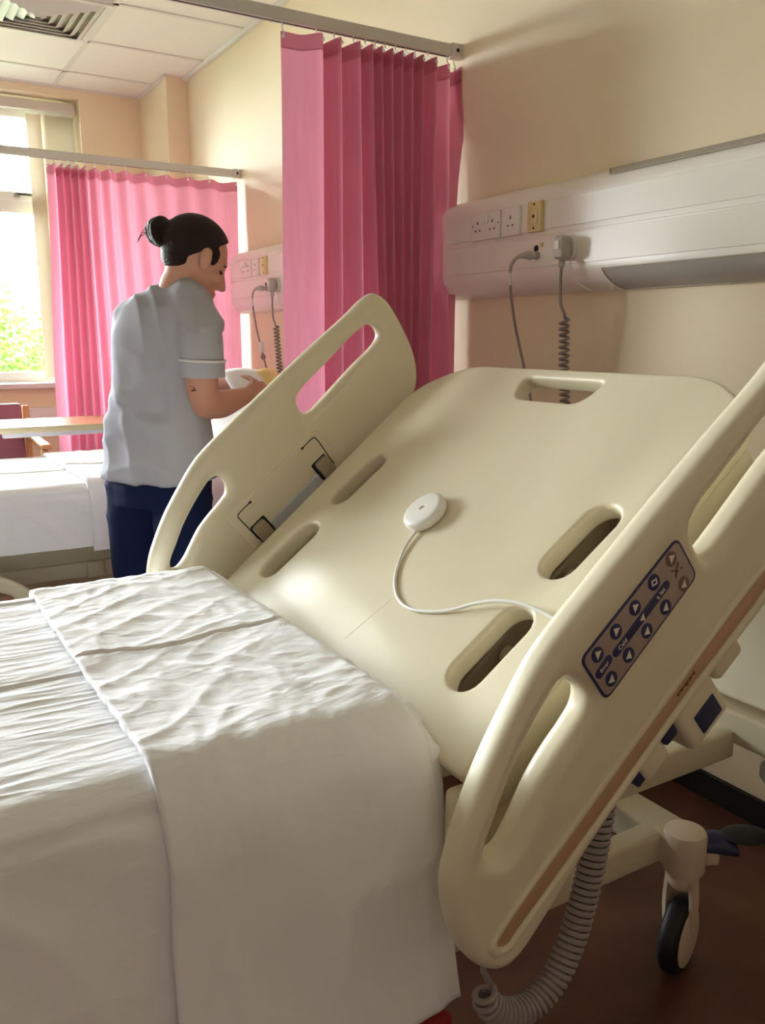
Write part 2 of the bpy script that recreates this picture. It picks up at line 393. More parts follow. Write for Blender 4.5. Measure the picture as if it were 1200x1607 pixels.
# ------------------------------------------------------------------ outdoors
tag(B().bx((-40, WIN_Y + .4, -1.3), (40, 60, -1.2)).out('lawn', m_grass, smooth=False), 'green lawn outside the window', 'lawn', kind='stuff')
def tree(cx, cy, base, h, r, nleaf, label, seed):
    rnd = random.Random(seed)
    t = thing('garden_tree', (cx, cy, base), label, 'tree')
    tr = B(); tr.tube([(cx, cy, base), (cx + .1, cy, base + h * .35), (cx - .05, cy + .1, base + h * .7)], [.16, .12, .05], 10)
    for k in range(7):
        a = k * 2.4; z0 = base + h * (.3 + .06 * k)
        tr.tube([(cx, cy, z0), (cx + cos(a) * r * .4, cy + sin(a) * r * .4, z0 + h * .12), (cx + cos(a) * r * .75, cy + sin(a) * r * .75, z0 + h * .2)], [.05, .03, .012], 6)
    tr.out('trunk', m_bark, t)
    lb = B(); cl = [(Vector((cx + rnd.uniform(-1, 1) * r * .8, cy + rnd.uniform(-1, 1) * r * .8, base + h * rnd.uniform(.3, .95))), r * rnd.uniform(.22, .4)) for _ in range(26)]
    for _ in range(nleaf):
        c, rr = rnd.choice(cl); d = Vector((rnd.gauss(0, 1), rnd.gauss(0, 1), rnd.gauss(0, 1))).normalized() * rr * rnd.random() ** .4
        p = c + d; a = Vector((rnd.gauss(0, 1), rnd.gauss(0, 1), rnd.gauss(0, .5))).normalized(); b_ = a.cross(Vector((rnd.gauss(0, 1), rnd.gauss(0, 1), rnd.gauss(0, 1)))).normalized()
        s = rnd.uniform(.045, .085)
        vs = [lb.bm.verts.new(q) for q in (p - a * s, p + b_ * s * .45, p + a * s, p - b_ * s * .45)]; lb.face(vs)
    tag(lb.out('foliage', m_leaf, t, False), kind='stuff')
    return t
tree(1.75, 11.6, -1.2, 3.0, 1.15, 5200, 'pale green leafy tree low down behind the window glass', 3)

# ------------------------------------------------------------------ bedhead trunking, two bays
BAY = 2.056
def trunk_profile(d=1.0, zs=1.0):
    "profile (x,z) from wall bottom round the front to wall top"
    X0 = X_HEAD; F = X_HEAD - .081 * d; zc = 1.55
    p = []
    for k in range(9):
        a = k / 8 * pi / 2; p.append((X0 - .081 * d * sin(a), 1.457 - .072 * cos(a)))
    for k in range(9):
        a = k / 8 * pi / 2; p.append((X0 - .081 * d * cos(a), 1.659 + .057 * sin(a)))
    return [(x, zc + (z - zc) * zs) for x, z in p]
def trunking(y_end, y_stop, label):
    t = thing('bedhead_trunking', (X_HEAD, (y_end + y_stop) / 2, 1.55), label, 'wall trunking', 'white bedhead service trunking, one per bay')
    b = B(); rs = []
    for k in range(9):
        a = k / 8 * pi / 2; d = .04 + .96 * sin(a); yy = y_end - .105 * (1 - cos(a)); zs = .97 + .03 * sin(a)
        rs.append([Vector((x, yy, z)) for x, z in trunk_profile(d, zs)])
    rs.append([Vector((x, y_stop, z)) for x, z in trunk_profile()])
    b.rings(rs); b.out('trunking_body', m_trunk, t, True, 30)
    F = X_HEAD - .081; y1 = y_end - .107
    B().bx((F - .003, y_stop, 1.571), (F + .004, y1, 1.654), .001).out('cover_panel', m_cover, t, False)
    B().bx((F - .003, y_stop, 1.463), (F + .004, y1, 1.549), .001).out('cover_panel', m_cover, t, False)
    B().bx((F - .002, y_stop, 1.5545), (F + .004, y1, 1.566), .001).out('centre_strip', m_trunk, t, False)
    # bottom reading light and top uplight diffusers, slanted ends
    def lens(k0, k1, grow, name, ya_, slant):
        pr = trunk_profile()[k0:k1]; zc = 1.56; rs = []
        o = B(); L0 = []; L1 = []
        for i_, (x, z) in enumerate(pr):
            q = i_ / (len(pr) - 1); nx, nz = (x - X_HEAD), (z - (1.457 if z < 1.5 else 1.659)); ln = hypot(nx, nz) or 1
            xx, zz = x + nx / ln * grow, z + nz / ln * grow
            L0.append(Vector((xx, ya_ - slant * q, zz))); L1.append(Vector((xx, y_stop + .01, zz)))
        o.rings([L0, L1], False, False)
        ob = o.out(name, m_lens, t)
        e = B(); e.tube(L0, .0018, 6); e.tube([L0[-1], L1[-1]], .0018, 6); e.tube([L0[0], L1[0]], .0018, 6); e.out('lens_rim', m_hing, ob)
    if y_end - .9 > y_stop:
        lens(1, 8, .0015, 'reading_light_diffuser', y_end - .90, -.04)
        lens(12, 17, .004, 'uplight_diffuser', y_end - .865, -.05)
    yo = y_end - 2.652        # offset of this bay
    def socket(ya_, yb_, za, zb, mat, double):
        p = B(); p.bx((F - .012, ya_ + yo, za), (F - .002, yb_ + yo, zb), .003); pl = p.out('socket_plate', mat, t)
        cs = [ya_ + .038, yb_ - .036] if double else [(ya_ + yb_) / 2]
        for c in cs:
            for dy, dz, w, h in ((0, .012, .005, .010), (-.011, -.012, .006, .005), (.011, -.012, .006, .005)):
                B().bx((F - .0128, c + yo + dy - w / 2, (za + zb) / 2 + dz - h / 2), (F - .0115, c + yo + dy + w / 2, (za + zb) / 2 + dz + h / 2)).out('pin_hole', m_dark, pl, False)
        if double:
            for dy in (-.011, .011):
                c = (ya_ + yb_) / 2 + yo + dy
                B().bx((F - .0165, c - .008, (za + zb) / 2 + .008), (F - .0115, c + .008, (za + zb) / 2 + .034), .002).out('rocker_switch', m_hook, pl)
            for dy in (-.066, .066):
                c = (ya_ + yb_) / 2 + yo + dy
                B().tube([(F - .0128, c, (za + zb) / 2 + .004), (F - .011, c, (za + zb) / 2 + .004)], .0025, 8).out('screw_head', m_dark, pl)
        return pl
    socket(2.236, 2.386, 1.566, 1.653, m_socket, True)
    socket(2.139, 2.226, 1.566, 1.653, m_socket, False)
    p = B(); p.bx((F - .016, 2.036 + yo, 1.566), (F - .002, 2.098 + yo, 1.655), .003); cp = p.out('call_plate', m_cream, t); tag(cp, 'cream nurse call plate')
    B().bx((F - .018, 2.049 + yo, 1.588), (F - .0155, 2.086 + yo, 1.634), .002).out('call_button_cover', m_cream, cp)
    for z in (1.577, 1.646): B().tube([(F - .017, 2.067 + yo, z), (F - .0155, 2.067 + yo, z)], .0035, 10).out('screw_head', m_dark, cp)
    B().bx((F - .0188, 2.063 + yo, 1.607), (F - .0178, 2.071 + yo, 1.616)).out('call_symbol', m_dark, cp, False)
    B().bx((F - .008, 2.034 + yo, 1.521), (F - .002, 2.046 + yo, 1.533), .001).out('indicator_light', m_cream, t)
    B().lathe([(.013, 0), (.013, .006), (.010, .007)], basis((0, 1, 0), (0, 0, 1), (-1, 0, 0), (F - .003, 2.060 + yo, 1.497)), 20).out('outlet_ring', m_plug, t)
    B().lathe([(.0105, 0), (.0105, .001)], basis((0, 1, 0), (0, 0, 1), (-1, 0, 0), (F - .003, 2.065 + yo, 1.5175)), 16).out('outlet_hole', m_dark, t)
    B().lathe([(.037, 0), (.037, .010), (.033, .014)], basis((0, 1, 0), (0, 0, 1), (-1, 0, 0), (F - .003, 1.918 + yo, 1.508)), 32).out('outlet_boss', m_socket, t)
    return t
trunking(2.652, .55, 'white bedhead trunking on the wall right of the near pink curtain')
trunking(2.652 + BAY, 2.66, 'smaller looking white bedhead trunking behind the nurse, beyond the near curtain')

def coil(path, R, pitch, sub=14):
    "helix round a polyline"
    P = [Vector(p) for p in path]; seg = [(P[i + 1] - P[i]).length for i in range(len(P) - 1)]; Lt = sum(seg)
    turns = Lt / pitch; n = int(turns * sub); pts = []
    tangs = [(P[min(i + 1, len(P) - 1)] - P[max(i - 1, 0)]).normalized() for i in range(len(P))]
    ref = Vector((1, .3, 0)); nr = []
    v = (ref - tangs[0] * ref.dot(tangs[0])).normalized()
    for t in tangs: v = (v - t * v.dot(t)).normalized(); nr.append(v.copy())
    acc = [0]
    for s in seg: acc.append(acc[-1] + s)
    j = 0
    for k in range(n + 1):
        d = Lt * k / n
        while j < len(seg) - 1 and acc[j + 1] < d: j += 1
        q = (d - acc[j]) / seg[j]; c = P[j].lerp(P[j + 1], q); t = tangs[j].lerp(tangs[j + 1], q).normalized(); u = nr[j].lerp(nr[j + 1], q); u = (u - t * u.dot(t)).normalized(); w = t.cross(u)
        a = 2 * pi * turns * k / n; rr = R(k / n) if callable(R) else R
        pts.append(c + (u * cos(a) + w * sin(a)) * rr)
    return pts
def bay_cords(yo, lab1, lab2, clip):
    F = X_HEAD - .084
    # straight grey lead with right-angle jack
    t = thing('nurse_call_lead', (F, 2.07 + yo, 1.1), lab1, 'cable', 'straight grey leads plugged into the trunking')
    j = B(); j.tube([(F - .007, 2.060 + yo, 1.497), (F - .016, 2.062 + yo, 1.497), (F - .022, 2.064 + yo, 1.497), (F - .034, 2.072 + yo, 1.498), (F - .046, 2.086 + yo, 1.496), (F - .052, 2.104 + yo, 1.488), (F - .053, 2.120 + yo, 1.470), (F - .052, 2.126 + yo, 1.445)],
                   [.010, .010, .0145, .0125, .007, .006, .0055, .005], 14); j.out('jack_plug', m_plug, t)
    c = B(); c.tube(catmull([(F - .052, 2.125 + yo, 1.455), (F - .05, 2.122 + yo, 1.40), (F - .04, 2.110 + yo, 1.30), (F - .02, 2.085 + yo, 1.17), (F, 2.06 + yo, 1.04), (F + .02, 2.04 + yo, .90)], 8, False), .0042, 10); c.out('cable', m_cable, t)
    s = B(); s.tube([(F - .052, 2.1255 + yo, 1.45), (F - .0505, 2.123 + yo, 1.41)], .0056, 10); tag(s.out('cable_tag', m_hook, t), 'white cable tag')
    if clip:
        k = B(); k.box((F - .024, 2.092 + yo, 1.205), (.02, .03, .055), .005); k.out('cord_clip', m_hook, t)
        k = B(); k.ell((F - .02, 2.083 + yo, 1.155), (.013, .013, .016)); k.out('clip_knob', m_cable, t)
    # handset plug and coiled cord
    t2 = thing('coiled_handset_cord', (F, 1.96 + yo, 1.0), lab2, 'cable', 'coiled cords hanging from the trunking')
    pb = B(); pb.box((F - .036, 1.912 + yo, 1.506), (.038, .042, .066), .011, seg=4); po = pb.out('plug_body', m_plug, t2)
    lb = B(); lb.box((F - .0565, 1.914 + yo, 1.512), (.004, .020, .026), .0018); lb.out('plug_badge', m_hook, po)
    g = B(); g.tube([(F - .036, 1.912 + yo, 1.476), (F - .036, 1.912 + yo, 1.466), (F - .036, 1.912 + yo, 1.448)], [.011, .009, .0065], 12)
    for q in range(3): g.lathe([(.0085, -.0018), (.0098, 0), (.0085, .0018)], Matrix.Translation((F - .036, 1.912 + yo, 1.467 - q * .006)), 16)
    g.out('strain_relief', m_plug, t2)
    w = catmull([(F - .036, 1.912 + yo, 1.455), (F - .036, 1.913 + yo, 1.40), (F - .034, 1.910 + yo, 1.345), (F - .030, 1.898 + yo, 1.318), (F - .026, 1.901 + yo, 1.308)], 8, False)
    hx = coil([(F - .022, 1.906 + yo, 1.305), (F - .01, 1.912 + yo, 1.16), (F - .004, 1.906 + yo, 1.05), (F + .002, 1.90 + yo, .9)], .0125, .0175, 12)
    c = B(); c.tube(w + hx, .0042, 8); c.out('coiled_cable', m_cable, t2)
    # thin white lead under the boss
    l = B(); l.tube(catmull([(F - .012, 1.902 + yo, 1.478), (F - .014, 1.898 + yo, 1.455), (F - .008, 1.875 + yo, 1.41), (F + .02, 1.845 + yo, 1.382)], 6, False), .0022, 6); l.out('thin_lead', m_hook, t2)
bay_cords(0, 'straight grey lead with jack plug hanging behind the raised bed panel', 'coiled grey cord with rounded plug on the near trunking', False)
bay_cords(BAY, 'straight grey lead with white clip hanging behind the nurse', 'coiled grey cord hanging on the far trunking beside the near curtain', True)

# ------------------------------------------------------------------ curtain rails and curtains
def curtain_rail(y, z, x0, label):
    t = thing('curtain_rail', (X_HEAD, y, z), label, 'rail', 'pale metal curtain rails')
    b = B(); h = .019; w = .014
    b.bx((x0, y - w, z - h), (X_HEAD - .02, y + w, z + h), .002); b.out('rail_bar', m_rail, t, False)
    g = B(); g.bx((x0, y - .003, z - h - .001), (X_HEAD - .03, y + .003, z - h + .004)); g.out('rail_slot', m_dark, t, False)
    e = B(); e.bx((X_HEAD - .048, y - w - .005, z - h - .004), (X_HEAD, y + w + .005, z + h + .004), .003); eo = e.out('end_bracket', m_rail, t)
    s = B(); s.lathe([(.006, 0), (.006, .003), (.004, .004)], basis((1, 0, 0), (0, 0, 1), (0, -1, 0), (X_HEAD - .024, y - w - .0045, z)), 16); s.out('bracket_screw', m_dark, eo)
    return t
curtain_rail(2.593, 2.217, -3.2, 'pale curtain rail holding the dark pleated near curtain')
curtain_rail(4.626, 2.132, -3.2, 'pale curtain rail crossing in front of the window')
def curtain(y, z1, z0, knots_top, knots_bot, hooks, rail_z, label, tape=.048, nrow=46):
    xs = [k[0] for k in knots_top]
    t = thing('hospital_curtain', ((xs[0] + xs[-1]) / 2, y, z0), label, 'curtain', 'pink ward curtains on rails')
    top = catmull([(x, dy, 0) for x, dy in knots_top], 10, False); bot = catmull([(x, dy, 0) for x, dy in knots_bot], 10, False)
    def row(z, lo=0):
        q = sstep(0, 1, (z1 - z) / (z1 - z0) * 1.4) if z < z1 else 0
        r = []
        for i, (a, b_) in enumerate(zip(top, bot)):
            e_ = sstep(.90, .985, i / len(top)); qq = q + (sstep(0, 1, (z1 - z) / .50) - q) * e_ if z < z1 else q
            p = a.lerp(b_, qq); n_ = N3(p.x * 5, z * .9, i * .013) * .006 * min(1, (z1 - z) * 2)
            sag = .010 * (.5 - .5 * cos(i / len(top) * 2 * pi * (hooks - 1))) * max(0, 1 - (z1 - z) / .25)
            r.append(Vector((min(p.x + n_, X_HEAD - .004), y + p.y + n_, z - sag)))
        return r
    zs = [z1 - tape + .004 - (z1 - tape - z0) * k / nrow for k in range(nrow + 1)]
    c = B(); c.rings([row(z) for z in zs], False, False); c.out('curtain_cloth', m_curt, t, True, 75)
    c = B(); c.rings([row(z1 - tape * k / 3) for k in range(4)], False, False); c.out('heading_tape', m_tape, t, True, 75)
    for k in range(hooks):
        i = min(len(top) - 1, int(round(k / (hooks - 1) * (len(top) - 3))) + 1); p = top[i]
        x = min(p.x, X_HEAD - .03); h = B()
        h.tube(catmull([(x, y, rail_z - .018), (x, y, rail_z - .034), (x + .002, y + p.y * .8 - .004, z1 - .006), (x + .001, y + p.y - .006, z1 - .016), (x - .003, y + p.y - .003, z1 - .012)], 4, False), .0022, 6)
        h.ell((x, y + p.y - .005, z1 - .016), (.005, .004, .005), None, 8, 6)
        h.out('curtain_hook', m_hook, t)
    return t
def pxs(v, y, z): return [at(p, 0, y=y).x for p in v]
def knots(front, y, h, amp_f, amp_b, frac, amp0=0):
    "front fold edges (x) -> zig-zag knots"
    k = [(front[0], amp0), (front[0] + .45 * (front[1] - front[0]), (amp0 + (amp_f(1) if callable(amp_f) else amp_f)) / 2 - .006)]
    for i in range(1, len(front)):
        k.append((front[i] - .004, amp_f if not callable(amp_f) else amp_f(i)))
        if i < len(front) - 1:
            d = front[i + 1] - front[i]; k.append((front[i] + frac * d, amp_b if not callable(amp_b) else amp_b(i)))
    return k
def px_to_x(px, y, z):      # x on plane y seen at column px, at height z
    lo, hi = -3.0, 3.0
    for _ in range(40):
        m = (lo + hi) / 2; q = Vector((m, y, z - EYE)); u = 600 + FPX * q.dot(RT) / q.dot(FW)
        if u < px: lo = m
        else: hi = m
    return lo
YN = 2.59
nt_px = [440, 496, 525, 555, 575, 590, 606, 622, 638, 654, 674, 704, 735]
nb_px = [443, 498, 528, 562, 588, 600, 612, 624, 636, 648, 664, 690, 699]
kt = knots([px_to_x(p, YN, 2.17) for p in nt_px], YN, 2.17, lambda i: -.05 if i < 11 else -.01, lambda i: .045, .28)
kb = knots([px_to_x(p, YN, 1.3) for p in nb_px], YN, 1.3, lambda i: -.05 if i < 11 else -.062, lambda i: .04, .28)
curtain(YN, 2.172, .35, kt, kb, 13, 2.217, 'dark pink pleated curtain hanging between the near bed and the nurse')
YF = 4.62
ft_px = [72, 84, 96, 108, 120, 133, 150, 172, 198, 228, 262, 296, 330, 372]
fb_px = [82, 98, 112, 124, 138, 152, 172, 196, 222, 250, 280, 312, 345, 379]
ff = lambda i: [-.0, -.045, -.05, -.05, -.05, -.035, -.025, -.02, -.02, -.016, -.016, -.014, -.012, -.01][i]
fb_ = lambda i: [.03, .045, .045, .045, .04, .03, .02, .018, .016, .014, .014, .012, .01, .01][i]
kt = knots([px_to_x(p, YF, 2.08) for p in ft_px], YF, 2.08, ff, fb_, .38)
kb = knots([px_to_x(p, YF, 1.2) for p in fb_px], YF, 1.2, ff, fb_, .38)
curtain(YF, 2.088, .42, kt, kb, 14, 2.132, 'bright pink backlit curtain hanging beside the window behind the nurse')
# ------------------------------------------------------------------ beds
PA = radians(39.3); PO = Vector((.652, 0, .724))
PU = Vector((cos(PA), 0, sin(PA))); PN = Vector((-sin(PA), 0, cos(PA))); YV = Vector((0, 1, 0))
def onp(u, y, h=0): return PO + PU * u + YV * y + PN * h
def capsule(u0, y0, u1, y1, r, n=10):
    a = Vector((u0, y0, 0)); b_ = Vector((u1, y1, 0)); d = (b_ - a).normalized(); p = Vector((-d.y, d.x, 0)); out = []
    for k in range(n + 1): t = -pi / 2 + pi * k / n; out.append(b_ + d * (r * cos(t)) + p * (r * sin(t)))
    for k in range(n + 1): t = pi / 2 + pi * k / n; out.append(a + d * (r * cos(t)) + p * (r * sin(t)))
    return out
RAIL_OUT = [(.700, .075), (.698, .120), (.682, .150), (.650, .158), (.583, .157), (.457, .160), (.292, .160), (.184, .158), (.135, .157), (.082, .152), (.016, .133), (-.049, .110), (-.099, .086), (-.140, .062), (-.175, .031), (-.197, 0), (-.214, -.038), (-.221, -.081), (-.214, -.115), (-.198, -.134), (-.171, -.141), (-.138, -.142), (-.014, -.141), (.10, -.135), (.189, -.130), (.28, -.130), (.417, -.130), (.560, -.128), (.620, -.115), (.655, -.085), (.683, -.03)]
RAIL_S1 = [(.595, .108), (.625, .100), (.634, .080), (.628, .062), (.605, .054), (.525, .052), (.400, .045), (.370, .045), (.352, .052), (.350, .070), (.358, .090), (.378, .100), (.46, .104)]
RAIL_S2 = [(.094, .092), (.100, .078), (.097, .060), (.084, .045), (.059, .039), (.02, .035), (-.018, .028), (-.057, .014), (-.087, .003), (-.112, .000), (-.122, .008), (-.114, .021), (-.075, .042), (-.034, .063), (.018, .082), (.062, .094), (.082, .097)]
def rail_mt(y, du=0, dn=0): return basis(PU, PN, -YV, PO + PU * du + PN * dn + YV * y)
def sm(pts, n=6): return catmull([(p[0], p[1], 0) for p in pts], n)
def caster(bed, x, y, ang, pedal):
    "braked hospital caster; wheel plane turned by ang"
    d = Vector((cos(ang), sin(ang), 0)); s = Vector((-sin(ang), cos(ang), 0)); R = .078
    ax = Vector((x, y, R)); sw = Vector((x + .012, y + .012, 0))
    f = B(); f.lathe([(.030, .300), (.039, .297), (.042, .290), (.042, .222), (.040, .215)], Matrix.Translation((sw.x, sw.y, 0)), 24)
    f.lathe([(.032, .213), (.033, .208), (.033, .190), (.027, .180)], Matrix.Translation((sw.x, sw.y, 0)), 24)
    for sg in (-1, 1):
        rs = []
        for q in range(9):
            t = q / 8; c = Vector((sw.x, sw.y, .200)).lerp(ax, t) + s * sg * (.0225 + .004 * sin(t * pi)); w = .026 - .008 * t
            rs.append([c + d * (w * cos(a)) + Vector((0, 0, w * .5 * sin(a))) * (1 if 0 < q < 8 else .5) + s * (.004 * (1 if k < 6 else -1)) for k, a in enumerate([2 * pi * k / 12 for k in range(12)])])
        f.rings(rs)
    co = f.out('caster', m_ivory, bed)
    w = B(); prof = [(.030, -.018), (R - .012, -.020), (R - .003, -.014), (R, -.006), (R, .006), (R - .003, .014), (R - .012, .020), (.030, .018)]
    w.lathe(prof, basis(d, Vector((0, 0, 1)), s, ax), 40); w.out('tyre', m_black, co)
    for sg in (-1, 1):
        h = B(); h.lathe([(.058, .0), (.058, .0215), (.050, .024), (.02, .027), (.012, .0275)], basis(d, Vector((0, 0, 1)) * sg, s * sg, ax), 32); h.out('wheel_cover', m_ivory, co)
    if pedal:
        p = B(); e = Vector((.86, -.5, 0)); z = Vector((0, 0, 1)); n_ = z.cross(e)
        rs = []
        for q, (dist, zz, w_, h_) in enumerate([(.036, .268, .022, .016), (.056, .272, .027, .021), (.080, .268, .028, .021), (.100, .260, .026, .014)]):
            c = sw + e * dist + z * zz; rs.append([c + n_ * (w_ * cos(a)) + z * (h_ * sin(a)) for a in [2 * pi * k / 14 for k in range(14)]])
        p.rings(rs); p.out('pedal_arm', m_blue, co)
        p = B(); c = sw + e * .122 + z * .286; p.ell(c, (.050, .036, .007), Matrix(((e.x, n_.x, 0), (e.y, n_.y, 0), (0, 0, 1))).to_3x3(), 24, 10); p.out('brake_pedal', m_black, co)
        p = B(); p.box(sw + e * .052 + z * .245, (.034, .030, .040), .008, Matrix(((e.x, n_.x, 0), (e.y, n_.y, 0), (0, 0, 1))).to_3x3()); p.out('brake_bracket', m_ivory, co)
    return co
def underbed(bed, ox, oy, deck, dx=0):
    "chassis, upper frame and casters; ox, oy shift the whole against the near bed"
    def bb(a, b_, bev=.008): return B().bx((a[0] + ox, a[1] + oy, a[2]), (b_[0] + ox, b_[1] + oy, b_[2]), bev, 3)
    f = B()
    for y in (1.035, 1.525): f.bx((-.62 + ox, y - .025 + oy, .225), (1.30 + ox, y + .025 + oy, .288), .008, 3)
    for x in (-.60, 1.295): f.bx((x - .042 + ox, .985 + oy, .224), (x + .042 + ox, 1.575 + oy, .289), .008, 3)
    f.out('chassis_frame', m_frame, bed)
    for x, y, a, p in ((1.282, .972, radians(20), True), (1.282, 1.588, radians(40), False), (-.60, .972, radians(20), False), (-.60, 1.588, radians(75), False)): caster(bed, x + ox, y + oy, a, p)
    f = B()
    for y in (1.035, 1.525): f.bx((-.80 + ox, y - .02 + oy, .392), (1.47 + ox, y + .02 + oy, .452), .006, 3)
    for x in (-.80, .35): f.bx((x - .03 + ox, 1.0 + oy, .392), (x + .03 + ox, 1.56 + oy, .452), .006, 3)
    f.out('upper_frame', m_frame, bed)
    f = B(); f.bx((1.462 + ox, .862 + oy, .424), (1.525 + ox, 1.698 + oy, .494), .008, 3); f.out('head_crossbeam', m_frame, bed)
    for y in (.845, 1.715):
        r_ = B(); r_.lathe([(.012, .37), (.048, .372), (.058, .385), (.058, .402), (.050, .412), (.014, .414), (.014, .50)], Matrix.Translation((1.50 + ox, y + oy + (.06 if y < 1 else -.06), 0)), 28); r_.out('bumper_roller', m_metal, bed)
    o = roundpoly([(.86, .505), (1.70, .505), (1.70, .93), (1.62, 1.0), (.94, 1.0), (.86, .93)], .05)
    link_mesh('headboard', slab(o, [], .032, .012, basis(YV, (0, 0, 1), (1, 0, 0), (1.505 + ox, oy, 0))), m_bedp, bed)
    # scissor legs between chassis and upper frame
    for y in (1.10, 1.46):
        f = B(); f.tube([(-.35 + ox, y + oy, .31), (.10 + ox, y + oy, .40)], .02, 8); f.tube([(.55 + ox, y + oy, .31), (1.0 + ox, y + oy, .40)], .02, 8); f.out('lift_arm', m_frame, bed)
    # mattress deck under the sheet
    f = B(); f.bx((-1.0 + ox, .89 + oy, deck - .15), (.60 + ox, 1.72 + oy, deck - .02), .04, 4); f.out('foot_deck', m_bedp, bed)
    f = B(); f.bx((-.95 + ox, 1.02 + oy, .448), (.60 + ox, 1.55 + oy, deck - .24), .01); f.out('deck_support', m_frame, bed)
    for y in (1.0, 1.6): pass

NB_LABEL = 'cream hospital bed in front with raised slotted backrest and two side rails'
bed = thing('hospital_bed', (.35, 1.28, 0), NB_LABEL, 'hospital bed', None)
underbed(bed, 0, 0, .75)
# backrest panel
hw = .47
outl = roundpoly([(-.055, 1.28 - hw), (.645, 1.28 - hw), (.734, 1.28 - hw + .12), (.734, 1.28 + hw - .12), (.645, 1.28 + hw), (-.055, 1.28 + hw)], [.015, .06, .07, .07, .06, .015])
holes = []
for c in (1.627, .932):
    for u0, u1 in ((.075, .172), (.300, .392)): holes.append(capsule(u0, c + .004, u1, c - .004, .0325))
holes.append(roundpoly([(.640, 1.185), (.705, 1.165), (.705, 1.395), (.640, 1.375)], [.03, .022, .022, .03]))
pm = slab(outl, holes, .036, .009, basis(PU, YV, PN, PO - PN * .018), 4)
pan = link_mesh('backrest_panel', pm, m_bedp, bed, True, 35)
for y in (.835, 1.725):
    b = B(); b.bx((.606, y - .012, .48), (.74, y + .012, .660), .010, 3); b.out('deck_side_cover', m_bedp, bed)
for sg in (-1, 1):
    b = B(); b.box(PO + PU * .285 + YV * (1.28 + sg * (hw - .016)) - PN * .060, (.66, .024, .085), .010, Matrix((PU, YV, PN)).transposed().to_3x3(), 3); b.out('panel_skirt', m_bedp, bed)
e = B(); e.tube([onp(.02, 1.2325, -.0006), onp(.13, 1.206, -.0006)], .0010, 6); e.out('mould_line', m_bedp, pan)
b = B(); b.box(PO + PU * .33 + YV * 1.28 - PN * .100, (.60, .54, .05), .006, Matrix((PU, YV, PN)).transposed().to_3x3()); b.out('backrest_frame', m_hing, bed)
for y in (.985, 1.575):
    b = B(); b.tube([(1.05, y, .46), (1.03, y, .70), onp(.50, y, -.08)], .018, 10); b.out('backrest_strut', m_frame, bed)

def side_rail(y_mid, thick, du, dn, inner, label, S1=RAIL_S1, S2=RAIL_S2, O=RAIL_OUT):
    mt = rail_mt(y_mid, du, dn)
    strip = sm([(-.176, -.112), (-.168, -.121), (-.150, -.122), (.0, -.119), (.2, -.109), (.40, -.108), (.46, -.106), (.468, -.094), (.46, -.083), (.40, -.082), (.2, -.085), (.0, -.094), (-.150, -.100), (-.172, -.103)], 5)
    me = slab(sm(O, 5), [sm(S1, 5), sm(S2, 5)], thick, .021, mt, 6)
    r_ = link_mesh('side_rail', me, m_bedp, bed, True, 35); tag(r_, label)
    return r_, mt
def shift(pts, du, dn): return [(a + du, c + dn) for a, c in pts]
NO = [(a + .010, c - (.034 if c > .05 else (.008 + .021 * sstep(.02, -.20, a) if c < -.05 else .029))) for a, c in RAIL_OUT]
NS1 = [(a + .010, c - .020 - (.014 if c < .075 else 0)) for a, c in RAIL_S1]
low = lambda i: 2 <= i <= 9
NS2 = [(a + .010 + (.008 if low(i) else 0), c - .020 - (.014 if low(i) else 0)) for i, (a, c) in enumerate(RAIL_S2)]
rn, mtn = side_rail(.726, .052, 0, 0, False, 'near side rail with keypad, cream plastic', NS1, NS2, NO)
rf, mtf = side_rail(1.8425, .045, .052, .068, True, 'far side rail with grey hinge latches')
# near rail outer face: raised pad, recessed strip, keypad
Zo = .026
def lmt(z, mt=mtn): return mt @ Matrix.Translation((0, 0, z))
strip = sm([(-.176, -.114), (-.166, -.123), (-.150, -.122), (0, -.118), (.2, -.110), (.45, -.108), (.47, -.100), (.46, -.090), (.2, -.087), (0, -.093), (-.150, -.100), (-.172, -.104)], 6)
rimo = sm([(-.190, -.115), (-.172, -.134), (-.14, -.134), (0, -.131), (.2, -.123), (.46, -.121), (.485, -.1), (.465, -.080), (.2, -.079), (0, -.085), (-.150, -.092), (-.184, -.100)], 6)
link_mesh('rail_lip', slab(rimo, [strip], .012, .0055, lmt(Zo - .001), 4), m_bedp, rn, True, 50)
link_mesh('recess_strip', slab(strip, [], .003, .0008, lmt(Zo - .0002), 1), m_strip, rn, True, 50)
tm = text_mesh('avantguard', .0095, lmt(Zo + .0016) @ Matrix.Translation((.235, -.0965, 0)) @ Matrix.Rotation(radians(1), 4, 'Z')); link_mesh('maker_lettering', tm, m_ink, rn, False)
kz = Zo + .0008
key_o = roundpoly([(.336, .087), (.334, .014), (.126, .004), (.129, .084)], .013)
key_i = roundpoly([(.333, .084), (.331, .017), (.1295, .0075), (.132, .081)], .011)
link_mesh('keypad_border', slab(key_o, [], .002, .0006, lmt(kz), 1), m_keyb, rn, True)
link_mesh('keypad_panel', slab(key_i, [], .002, .0004, lmt(kz + .0006), 1), m_key, rn, True)
kb_ = kz + .0016
def disc(u, w, r_, mat, name, dz=0): return link_mesh(name, slab([Vector((u + r_ * cos(2 * pi * k / 24), w + r_ * 1.12 * sin(2 * pi * k / 24), 0)) for k in range(24)], [], .0012, .0004, lmt(kb_ + dz), 1), mat, rn)
def tri(u, w, s, up_, mat=None):
    # the photograph's arrowheads lie along the vertical of the room
    d = Vector((sin(PA), cos(PA), 0)) * (1 if up_ else -1); p = Vector((-d.y, d.x, 0)); c = Vector((u, w, 0))
    link_mesh('arrow_symbol', slab([c + d * s, c - d * s * .7 + p * s * .8, c - d * s * .7 - p * s * .8], [], .0008, .0001, lmt(kb_ + .0009), 0), m_keyw, rn, False)
